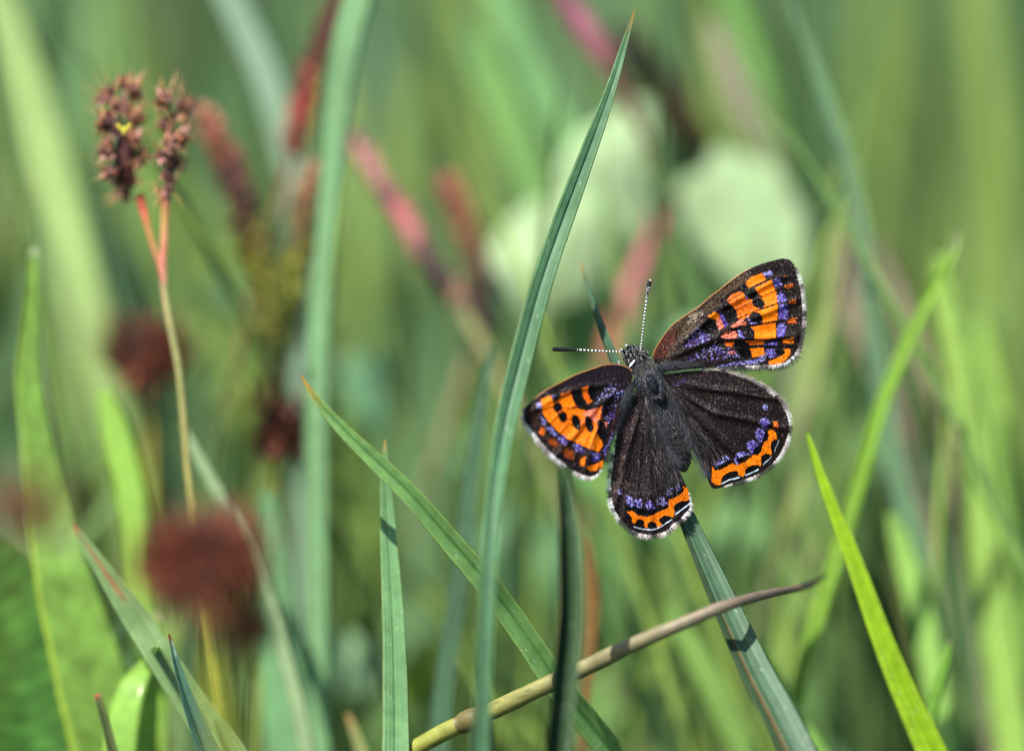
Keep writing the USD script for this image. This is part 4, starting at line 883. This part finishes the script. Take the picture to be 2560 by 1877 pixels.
WINGS['left_hind'] = dict(grid=(1490, 920, 3.755), seed=3, hinge=(450, 230),
  outline=[(390, 232), (325, 270), (262, 330), (222, 420), (200, 545), (184, 700), (165, 850), (145, 1000), (136, 1150), (150, 1260), (182, 1350), (242, 1440), (320, 1508), (400, 1550), (500, 1568), (600, 1554), (685, 1515), (728, 1462), (742, 1455), (770, 1440), (835, 1370), (885, 1305), (880, 1220), (862, 1140), (825, 1080), (785, 990), (725, 880), (655, 760), (590, 640), (540, 520), (510, 400), (500, 300)],
  sheen=[([(320, 340), (130, 1150), (250, 1400), (330, 900), (420, 400)], (0.11, 0.07, 0.065), 0.40), ([(420, 300), (250, 900), (300, 1250), (560, 1200), (640, 800), (500, 350)], (0.075, 0.055, 0.058), 0.30), ([(150, 850), (300, 820), (280, 1120), (140, 1200)], (0.20, 0.13, 0.12), 0.36)],
  dust=((0.16, 0.12, 0.13), 0.06),
  orange=[([(285, 1350), (345, 1340), (390, 1380), (470, 1400), (550, 1370), (620, 1335), (680, 1310), (680, 1240), (740, 1210), (800, 1180), (815, 1105), (862, 1125), (882, 1230), (830, 1250), (790, 1280), (740, 1300), (730, 1390), (700, 1405), (640, 1420), (610, 1475), (580, 1495), (540, 1440), (500, 1470), (470, 1505), (440, 1460), (400, 1430), (370, 1460), (345, 1450), (325, 1385)], ORANGE, .98)],
  spots=[(330, 1300, 60, 36), (425, 1345, 60, 26), (515, 1345, 60, 28), (620, 1300, 52, 28, -15), (720, 1190, 50, 30, -20), (790, 1140, 34, 34, -30), (412, 1452, 42, 36), (525, 1474, 46, 34), (650, 1422, 58, 38, -15), (790, 1292, 66, 36, -30), (300, 1420, 40, 40)],
  violet=[([(280, 1195), (340, 1205), (365, 1295), (330, 1305), (285, 1260)], .7, .55), ([(360, 1240), (425, 1225), (440, 1305), (380, 1315)], .75, .45), ([(462, 1250), (522, 1240), (562, 1325), (500, 1335), (462, 1310)], .75, .3), ([(565, 1230), (622, 1205), (685, 1280), (640, 1290), (570, 1285)], .75, .6), ([(658, 1180), (690, 1115), (735, 1130), (720, 1170), (680, 1205)], .75, .75), ([(738, 1110), (770, 1075), (805, 1130), (760, 1150)], .75, .5), ([(205, 1140), (250, 1140), (245, 1190), (210, 1180)], .45, .8)],
  spots_top=[(425, 1350, 46, 16), (515, 1352, 46, 16), (640, 1305, 36, 16, -15)],
  veins=[([(450, 300), (400, 480), (320, 720), (250, 950)], 14), ([(470, 330), (420, 800), (380, 1300)], 7), ([(480, 330), (560, 800), (570, 1200)], 7)],
  lines=[([(360, 1490), (440, 1512), (530, 1518), (610, 1488), (712, 1420)], 10, ICE), ([(745, 1372), (800, 1332), (882, 1268)], 13, ICE)],
  shadow_line=[], tilt=12.0, d0=-0.0010, tipfringe=(0.16, 0.70), ridges=[[(450, 230), (320, 720), (180, 1300)], [(450, 230), (500, 800), (520, 1560)]])
WINGS['right_hind'] = dict(grid=(1640, 910, 4.86), seed=4, hinge=(90, 190),
  outline=[(80, 130), (200, 112), (350, 92), (520, 80), (700, 80), (850, 105), (1000, 150), (1130, 196), (1250, 260), (1360, 330), (1450, 402), (1520, 480), (1570, 560), (1606, 650), (1622, 740), (1614, 830), (1590, 920), (1555, 1010), (1502, 1108), (1430, 1198), (1340, 1278), (1240, 1340), (1120, 1390), (1000, 1430), (890, 1466), (780, 1502), (712, 1514), (664, 1484), (650, 1400), (620, 1300), (572, 1200), (530, 1100), (490, 1000), (440, 900), (390, 780), (340, 650), (280, 520), (220, 400), (150, 290), (100, 230)],
  sheen=[([(90, 140), (700, 90), (1200, 260), (700, 330), (200, 260)], (0.06, 0.045, 0.05), 0.30), ([(200, 250), (360, 170), (380, 210), (260, 270)], (0.06, 0.06, 0.2), 0.7), ([(100, 240), (900, 560), (1000, 800), (700, 1150), (500, 950), (300, 500)], (0.055, 0.04, 0.05), 0.28)],
  dust=((0.13, 0.09, 0.09), 0.045),
  orange=[([(680, 1240), (720, 1290), (800, 1260), (930, 1205), (1000, 1230), (1080, 1170), (1150, 1130), (1230, 1080), (1290, 1010), (1320, 950), (1370, 920), (1345, 840), (1390, 790), (1430, 800), (1462, 850), (1472, 912), (1410, 932), (1388, 1010), (1412, 1092), (1310, 1110), (1280, 1180), (1275, 1242), (1180, 1230), (1090, 1290), (1062, 1372), (1000, 1340), (960, 1310), (880, 1340), (800, 1370), (782, 1472), (720, 1460), (670, 1420), (680, 1330)], ORANGE, .98), ([(1418, 690), (1470, 700), (1484, 770), (1430, 762)], ORANGE2, .85)],
  spots=[(810, 1230, 105, 38, -25), (1070, 1140, 85, 44, -40), (1230, 1050, 66, 46, -45), (1330, 870, 40, 60, 10), (1390, 730, 38, 60, 10), (900, 1352, 108, 40, -22), (1170, 1280, 95, 48, -20), (1335, 1150, 66, 60, -40), (1440, 985, 44, 75, 15)],
  violet=[([(695, 1215), (740, 1180), (850, 1105), (905, 1160), (840, 1190), (720, 1250)], .75, .75), ([(948, 1170), (970, 1090), (1030, 1055), (1135, 1100), (1060, 1120), (1010, 1150), (990, 1225)], .8, .55), ([(1095, 955), (1180, 925), (1265, 980), (1200, 1010), (1170, 1090), (1130, 1070)], .8, .25), ([(1195, 830), (1240, 775), (1300, 795), (1320, 850), (1300, 910), (1270, 955), (1220, 890)], .82, .3), ([(1255, 720), (1280, 665), (1330, 645), (1385, 690), (1360, 750), (1340, 795), (1280, 755)], .82, .2), ([(1290, 495), (1355, 485), (1355, 565), (1305, 555)], .6, .7)],
  spots_top=[(1060, 1150, 60, 24, -45), (1240, 1050, 50, 30, -45), (830, 1225, 80, 18, -25)],
  veins=[([(140, 260), (450, 300), (800, 330), (1300, 320)], 9), ([(160, 300), (700, 600), (1350, 700)], 7), ([(160, 320), (600, 750), (1150, 1130)], 7), ([(160, 330), (500, 850), (950, 1210)], 7)],
  lines=[([(800, 1452), (900, 1402), (1012, 1374)], 16, ICE), ([(1088, 1352), (1240, 1282)], 14, ICE), ([(1300, 1222), (1400, 1132)], 10, ICE * .7), ([(1440, 1062), (1490, 930)], 9, ICE * .5)],
  shadow_line=[], tilt=9.0, d0=-0.0009, tipfringe=(0.22, 0.66), ridges=[[(90, 190), (800, 320), (1450, 420)], [(90, 190), (700, 600), (1590, 780)], [(90, 190), (600, 750), (1240, 1330)]])


def wing_depth(spec, px, py):
    """How far each point of the wing lies beyond the focus plane: hinge plane, tilt, camber and vein ridges."""
    ox, oy, z = spec['grid']
    side = (px - AX0[0]) * AXD[1] - (py - AX0[1]) * AXD[0]
    dist = np.abs(side) * PX
    d = spec['d0'] - math.tan(math.radians(spec['tilt'])) * dist
    hx, hy = ox + spec['hinge'][0] / z, oy + spec['hinge'][1] / z
    rr = np.hypot(px - hx, py - hy) * PX
    d = d + 0.0008 * (np.clip(rr / 0.012, 0, 1.6)) ** 2
    fade = np.clip((rr - 0.001) / 0.003, 0, 1)
    for r_ in spec['ridges']:
        pts = [(ox + a / z, oy + b / z) for a, b in r_]
        d = d - 0.00026 * fade * np.exp(-(near_line(pts, px, py) / 8.0) ** 2)
    for vp, vw in spec['veins']:
        pts = [(ox + a / z, oy + b / z) for a, b in vp]
        d = d - 0.00007 * fade * np.exp(-(near_line(pts, px, py) / 3.5) ** 2)
    d = d + 0.00040 * fade * (meshkit.noise(np.stack([px / 60, py / 60, 0 * px + spec['seed']], -1), 3) - 0.5)
    return d


def build_wing(key, name, label):
    spec = WINGS[key]; ox, oy, z = spec['grid']
    o = np.array(spec['outline'], float) / z + [ox, oy]
    s = np.concatenate([[0], np.cumsum(np.linalg.norm(np.diff(o, axis=0), axis=1))])
    N = 420
    q = np.linspace(0, s[-1], N)
    B = np.stack([PchipInterpolator(s, o[:, k])(q) for k in (0, 1)], 1)
    H = np.array(spec['hinge']) / z + [ox, oy]
    T = np.linspace(0.015, 1, 190)
    Pp = H + (B[None] - H) * T[:, None, None]
    px, py = Pp[..., 0], Pp[..., 1]
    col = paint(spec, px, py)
    edge = np.clip((np.minimum(q, s[-1] - q)) / 60, 0, 1)
    top = at(px, py, wing_depth(spec, px, py))
    rows = list(range(0, 190, 10)) + [189]
    under = at(px[rows], py[rows], wing_depth(spec, px[rows], py[rows]) + 0.00006)
    n1, n2 = 190 * N, len(rows) * N
    f1 = grid_faces(190, N)
    f2 = grid_faces(len(rows), N) + n1
    a = 189 * N + np.arange(N - 1); b = n1 + (len(rows) - 1) * N + np.arange(N - 1)
    rim = np.vstack([np.stack([a, a + 1, b + 1], 1), np.stack([a, b + 1, b], 1)])
    c2 = np.broadcast_to(np.array([0.34, 0.21, 0.10]), (len(rows), N, 3))
    v = np.vstack([top.reshape(-1, 3), under.reshape(-1, 3)])
    if np.cross(B[100] - H, B[200] - H) > 0: up = f1
    else: up = f1[:, ::-1]
    # top faces look at the camera
    nrm = np.cross(v[up[5000, 1]] - v[up[5000, 0]], v[up[5000, 2]] - v[up[5000, 0]])
    if nrm @ F > 0: up = up[:, ::-1]; f2 = f2 if up is f1 else f2
    dn = f2
    nd = np.cross(v[dn[500, 1]] - v[dn[500, 0]], v[dn[500, 2]] - v[dn[500, 0]])
    if nd @ F < 0: dn = dn[:, ::-1]
    p, here = put(name, (v, np.vstack([up, dn, rim])), 'wing_scales', fly, col=np.vstack([col.reshape(-1, 3), c2.reshape(-1, 3)]), label=label)
    # fringe of fine hairs along the outer margin
    tang = unit(np.gradient(B, axis=0)); out = np.stack([tang[:, 1], -tang[:, 0]], 1)
    cen = B.mean(0)
    if (out * (B - cen)).sum() < 0: out = -out
    return spec, B, H, out, q / s[-1], here


def hairs_at(px, py, dirx, diry, L, spec, lift, jit, k=4, base_lift=0.0):
    """Hairs rooted at photo pixels on a wing, L pixels long along (dirx, diry), rising towards the viewer by lift (metres)."""
    n = len(px); a = BG.normal(0, jit, n); ca, sa = np.cos(a), np.sin(a)
    dx, dy = dirx * ca - diry * sa, dirx * sa + diry * ca
    bend = BG.normal(0, 0.12, n)
    u = np.linspace(0, 1, k)
    X_ = px[:, None] + dx[:, None] * L[:, None] * u - dy[:, None] * L[:, None] * (bend[:, None] * u ** 2)
    Y_ = py[:, None] + dy[:, None] * L[:, None] * u + dx[:, None] * L[:, None] * (bend[:, None] * u ** 2)
    D_ = wing_depth(spec, px, py)[:, None] - base_lift - np.asarray(lift)[..., None] * np.ones(n)[:, None] * np.sin(u * np.pi / 2)
    return at(X_, Y_, D_)


for key, name, label in [('left_hind', 'hindwing', 'lower left hindwing, dusty dark brown with orange rim band'), ('right_hind', 'hindwing', 'lower right hindwing, velvety black with orange and violet rim band'),
                         ('left_fore', 'forewing', 'left forewing, foreshortened, dark with orange patches'), ('right_fore', 'forewing', 'right forewing raised to the upper right, orange with black spots')]:
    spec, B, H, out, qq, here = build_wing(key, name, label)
    ox, oy, z = spec['grid']
    a, b = spec['tipfringe']
    for nm, mat, cnt, keep in (('fringe', 'hair_white', 760 if 'hind' in key else 620, lambda w: w > (0.47 if key != 'left_fore' else 0.12)), ('fringe', 'hair_rose', 1300, lambda w: (w > 0.3) & (w < 0.62)), ('fringe', 'hair_black', 1300 if key != 'left_fore' else 300, lambda w: w < 0.50)):
        i = BG.uniform(a, b, cnt); idx = np.clip((i * (len(B) - 1)).astype(int), 0, len(B) - 1)
        fr = meshkit.noise(np.stack([i * 46, 0 * i + spec['seed'], 0 * i], -1), 9)
        ok = keep(fr); idx = idx[ok]
        bx = B[idx] + out[idx] * BG.uniform(-2.5, 0.5, len(idx))[:, None]
        L = {'right_fore': 11, 'left_fore': 12, 'left_hind': 13, 'right_hind': 11}[key] * BG.uniform(0.55, 1.15, len(idx))
        edgef = np.minimum(np.clip((qq[idx] - a) / 0.05, 0.35, 1), np.clip((b - qq[idx]) / 0.05, 0.35, 1))
        ln = hairs_at(bx[:, 0], bx[:, 1], out[idx, 0], out[idx, 1], L * edgef, spec, BG.uniform(-.0001, .0002, len(idx)), 0.22)
        strands(nm, ln, 0.00004, mat, here, tipw=0.25)
    if key.endswith('hind'):
        # long silky hairs lying over the inner half of the hindwing
        for mat, cnt, wd in (('hair_brown', 1500, .00004), ('hair_dark', 1300, .00005), ('hair_rose', 160, .00003), ('hair_grey', 160, .00003)):
            t_ = BG.uniform(0.12, 0.78, cnt) ** 1.0
            lo, hi = (0.52, 0.99) if key == 'left_hind' else (0.60, 0.99)
            i = lo + (hi - lo) * BG.beta(1.6, 1.1, cnt); idx = (i * (len(B) - 1)).astype(int)
            rp = H + (B[idx] - H) * t_[:, None]
            dv = unit(B[idx] - H) + 0.25 * AXD; dv = unit(dv)
            ln = hairs_at(rp[:, 0], rp[:, 1], dv[:, 0], dv[:, 1], BG.uniform(22, 52, cnt) * (1.15 - 0.6 * t_), spec, BG.uniform(.00005, .0004, cnt), 0.16)
            strands('hair', ln, wd, mat, here)
        cnt = 420
        i = BG.uniform(0.80 if key == 'left_hind' else 0.74, 0.97, cnt); idx = (i * (len(B) - 1)).astype(int)
        dv = unit(out[idx] * 0.55 + AXD * 0.8)
        ln = hairs_at(B[idx, 0], B[idx, 1], dv[:, 0], dv[:, 1], BG.uniform(14, 40, cnt), spec, BG.uniform(0, .0005, cnt), 0.25)
        strands('hair', ln, .000035, 'hair_grey', here)
        if key == 'right_hind':
            cnt = 500; i = BG.uniform(0.10, 0.36, cnt); idx = (i * (len(B) - 1)).astype(int)
            dv = unit(out[idx] * 0.55 + np.array([0.9, 0.3]))
            ln = hairs_at(B[idx, 0], B[idx, 1], dv[:, 0], dv[:, 1], BG.uniform(8, 20, cnt), spec, BG.uniform(0, .0002, cnt), 0.25)
            strands('hair', ln, .00005, 'hair_rose', here)
    else:
        for mat, cnt, wd in ((('hair_dark', 500, .00004), ('hair_grey', 300, .000035))):
            t_ = BG.uniform(0.03, 0.34, cnt); i = BG.uniform(0.72, 0.99, cnt) if key == 'right_fore' else BG.uniform(0.8, 0.99, cnt)
            idx = (i * (len(B) - 1)).astype(int); rp = H + (B[idx] - H) * t_[:, None]; dv = unit(B[idx] - H)
            ln = hairs_at(rp[:, 0], rp[:, 1], dv[:, 0], dv[:, 1], BG.uniform(18, 46, cnt), spec, BG.uniform(.0001, .0005, cnt), 0.2)
            strands('hair', ln, wd, mat, here)
        if key == 'left_fore':
            cnt = 420; i = BG.uniform(0.76, 0.985, cnt); idx = (i * (len(B) - 1)).astype(int); dv = unit(out[idx] + 0.8 * AXD)
            ln = hairs_at(B[idx, 0], B[idx, 1], dv[:, 0], dv[:, 1], BG.uniform(8, 20, cnt), spec, BG.uniform(-.0003, .0001, cnt), 0.25)
            strands('fringe', ln, .000045, 'hair_dark', here)
        if key == 'right_fore':
            cnt = 420; i = BG.uniform(0.655, 0.86, cnt); idx = (i * (len(B) - 1)).astype(int); dv = unit(out[idx] + np.array([0.75, 0]))
            ln = hairs_at(B[idx, 0], B[idx, 1], dv[:, 0], dv[:, 1], BG.uniform(10, 24, cnt), spec, BG.uniform(0, .0002, cnt), 0.2)
            strands('fringe', ln, .000045, 'hair_dark', here)
        # rusty leading edge
        e = B[: int(0.33 * len(B))]
        v, f, s = tube(at(e[:, 0], e[:, 1], wing_depth(spec, e[:, 0], e[:, 1])), 0.00006, 6)
        put('leading_edge', (v, f), 'chitin', here, col=lin(168, 106, 58) * 0.8)

# body: one continuous surface from head to tail
bp = np.array([(1571, 866, 6), (1576, 874, 17), (1588, 892, 28), (1598, 908, 28), (1606, 921, 25), (1618, 938, 34), (1632, 962, 41), (1646, 988, 38), (1657, 1008, 29), (1668, 1030, 25), (1680, 1064, 31), (1690, 1096, 34), (1698, 1126, 31), (1704, 1150, 25), (1709, 1170, 15), (1712, 1180, 3)], float)
s = np.concatenate([[0], np.cumsum(np.linalg.norm(np.diff(bp[:, :2], axis=0), axis=1))])
qs = np.linspace(0, s[-1], 150)
b3 = np.stack([PchipInterpolator(s, bp[:, k])(qs) for k in range(3)], 1)
dz = np.interp(qs, [0, 40, 130, 200, s[-1]], [.0002, 0, 0, .0002, .0006])
ring = 1 + 0.035 * np.sin(qs * 2 * np.pi / 19) * np.clip((qs - 165) / 25, 0, 1)
cen = at(b3[:, 0], b3[:, 1], dz)
v, f, s_ = tube(cen, b3[:, 2] * PX * ring, 40)
v = v + 0.00009 * (meshkit.fbm(v * 2600, 3, 5) - 0.5)[:, None] * unit(v - cen[np.clip((s_ * 149).astype(int), 0, 149)])
col = ramp(s_, [(0, (.02, .02, .022)), (0.15, (.02, .02, .024)), (0.24, (.03, .032, .045)), (0.5, (.018, .022, .034)), (0.62, (.02, .018, .02)), (1, (.014, .009, .008))])
gl = meshkit.noise(v * 9000, 8); col = col * (0.5 + gl)[:, None]
col[meshkit.noise(v * 12000, 12) > 0.86] = (.22, .17, .14)
_, bodyhere = put('body', (v, f), 'body_scales', fly, col=col)
# the smooth shining back plate of the thorax
for (x, y, rl, rw, cc) in [(1632, 962, 30, 15, (.007, .008, .012)), (1654, 996, 12, 12, (.006, .006, .009))]:
    v, f = ellipsoid(at(x, y, -0.00122), AXD[0] * R - AXD[1] * U, rl * PX, rw * PX, 3)
    v = v - F * 0.00003 * 0 
    put('back_plate', (v, f), 'body_scales', bodyhere, col=np.array(cc) * (0.6 + 0.9 * meshkit.noise(v * 9000, 3))[:, None])


def body_hair(cnt, lo, hi, L, mat, wd, spread, fwd, seed):
    g = np.random.default_rng(seed)
    u = g.uniform(lo, hi, cnt); j = (u * 149).astype(int)
    th = g.uniform(-spread, spread, cnt)
    th = np.where((u > .22) & (u < .50), np.sign(th) * (0.5 + np.abs(th) * 0.6), th)
    side = np.array([AXD[1], AXD[0]]); sv = AXD[1] * R + AXD[0] * U            # across the body, to the right of the photo
    ax = AXD[0] * R - AXD[1] * U
    n = np.cos(th)[:, None] * (-F) + np.sin(th)[:, None] * sv
    root = cen[j] + n * (b3[j, 2] * PX * 0.97)[:, None]
    d = unit(n * 0.6 + fwd * ax + g.normal(0, 0.35, (cnt, 3)))
    ln = g.uniform(0.5, 1.1, cnt) * L * PX
    t_ = np.linspace(0, 1, 4)
    pts = root[:, None] + d[:, None] * (ln[:, None] * t_)[..., None] + (ax * 0.35)[None, None] * (ln[:, None] * t_ ** 2)[..., None]
    strands('hair', pts, wd, mat, bodyhere)


body_hair(340, .14, .28, 24, 'hair_grey', .000035, 1.6, 0.3, 1)
body_hair(120, .14, .26, 22, 'hair_gold', .00003, 1.6, 0.4, 2)
body_hair(900, .22, .50, 22, 'hair_dark', .00004, 1.9, 0.9, 3)
body_hair(160, .44, .62, 40, 'hair_grey', .00003, 1.5, 1.3, 4)
body_hair(600, .52, .92, 24, 'hair_dark', .00004, 1.4, 1.5, 5)
body_hair(120, .52, .85, 30, 'hair_brown', .00003, 1.3, 1.5, 6)
body_hair(420, .01, .14, 14, 'hair_black', .00004, 1.8, -0.4, 7)
body_hair(120, .01, .14, 12, 'hair_white', .00004, 1.6, -0.3, 8)

# eyes with their white lash, palps, antennae, legs
for (x, y, dd_, ux, uy) in [(1576, 907, -.00055, .5, .87), (1606, 889, -.0005, .9, -.3)]:
    v, f = ellipsoid(at(x, y, dd_), ux * R - uy * U, 15 * PX, 11 * PX, 3)
    _, eh = put('eye', (v, f), 'eye', fly)
    if x < 1590:
        th = np.linspace(0, 1, 10)
        pts = at(1573 + 16 * th, 918 - 20 * th, dd_ - .00042 - 0.0001 * np.sin(th * np.pi))
        v, f, s_ = tube(pts, np.interp(th, [0, .2, .8, 1], [1, 3.2, 3.0, 1]) * PX, 8)
        put('eye_rim', (v, f), 'chitin', eh, col=np.array([.85, .85, .85]))
for (x0, y0, x1, y1) in [(1583, 884, 1564, 861), (1574, 890, 1551, 873)]:
    th = np.linspace(0, 1, 14)
    pts = at(x0 + (x1 - x0) * th, y0 + (y1 - y0) * th, -.0006 - .0007 * th)
    v, f, s_ = tube(pts, np.interp(th, [0, .3, .8, 1], [5, 6, 4, 1.5]) * PX, 10)
    put('palp', (v, f), 'body_scales', fly, col=np.where((s_ > .9)[:, None], .75, np.where((meshkit.noise(v * 9000, 4) > .66)[:, None], .55, .012)))
for pts, flip in (([(1601, 878, 1.9), (1605, 845, 1.9), (1610, 800, 2.1), (1615, 760, 2.4), (1618, 735, 3.4), (1621, 718, 5.2), (1625, 704, 5.0), (1627, 699, 2.5)], 0),
                  ([(1570, 884, 1.9), (1550, 880, 1.9), (1500, 877.5, 2.2), (1450, 875, 2.5), (1432, 874.5, 3.6), (1412, 873.5, 5.6), (1390, 873, 5.4), (1381, 873, 3.8), (1377, 872.5, 1.2)], 1)):
    pts = np.array(pts, float)
    q_ = spline(pts, 320)
    dq = -.0008 - np.linspace(0, .0008, 320)
    v, f, s_ = tube(at(q_[:, 0], q_[:, 1], dq), q_[:, 2] * PX, 12)
    club = .62 if not flip else .64
    band = (np.abs(((s_ / club) ** 0.85 * 15) % 1 - 0.5) < 0.24) & (s_ < club + (.12 if not flip else .02))
    col = np.where(band[:, None], .85, .008) * np.ones((1, 3))
    if not flip: col = np.where(((s_ > club + .10) & (s_ < club + .28) & (meshkit.noise(v * 12000, 3) > .55))[:, None], np.array([.5, .5, .52]), col)
    col = np.where((s_ > (.975 if flip else .985))[:, None], np.array([.55, .33, .2]), col)
    put('antenna', (v, f), 'chitin', fly, col=col)
for k, (x0, y0, x1, y1, x2, y2) in enumerate([(1610, 935, 1560, 925, 1546, 905), (1622, 945, 1590, 990, 1585, 985), (1636, 985, 1608, 1030, 1612, 1050), (1616, 925, 1600, 900, 1568, 930), (1650, 970, 1640, 1000, 1606, 1010), (1655, 1000, 1660, 1050, 1636, 1075)]):
    pts = np.vstack([at(x0, y0, .0008), at(x1, y1, .0016), at(x2, y2, .0020), at(x2 + 6, y2 + 12, .0022)])
    w_ = np.linspace(0, 1, 20); pp_ = np.stack([PchipInterpolator([0, .45, .85, 1], pts[:, c_])(w_) for c_ in range(3)], 1)
    v, f, s_ = tube(pp_, np.interp(w_, [0, .3, 1], [5, 5, 2.2]) * PX, 8)
    put('leg', (v, f), 'chitin', fly, col=np.where((meshkit.noise(v * 5000, 6) > .6)[:, None], .5, .03))
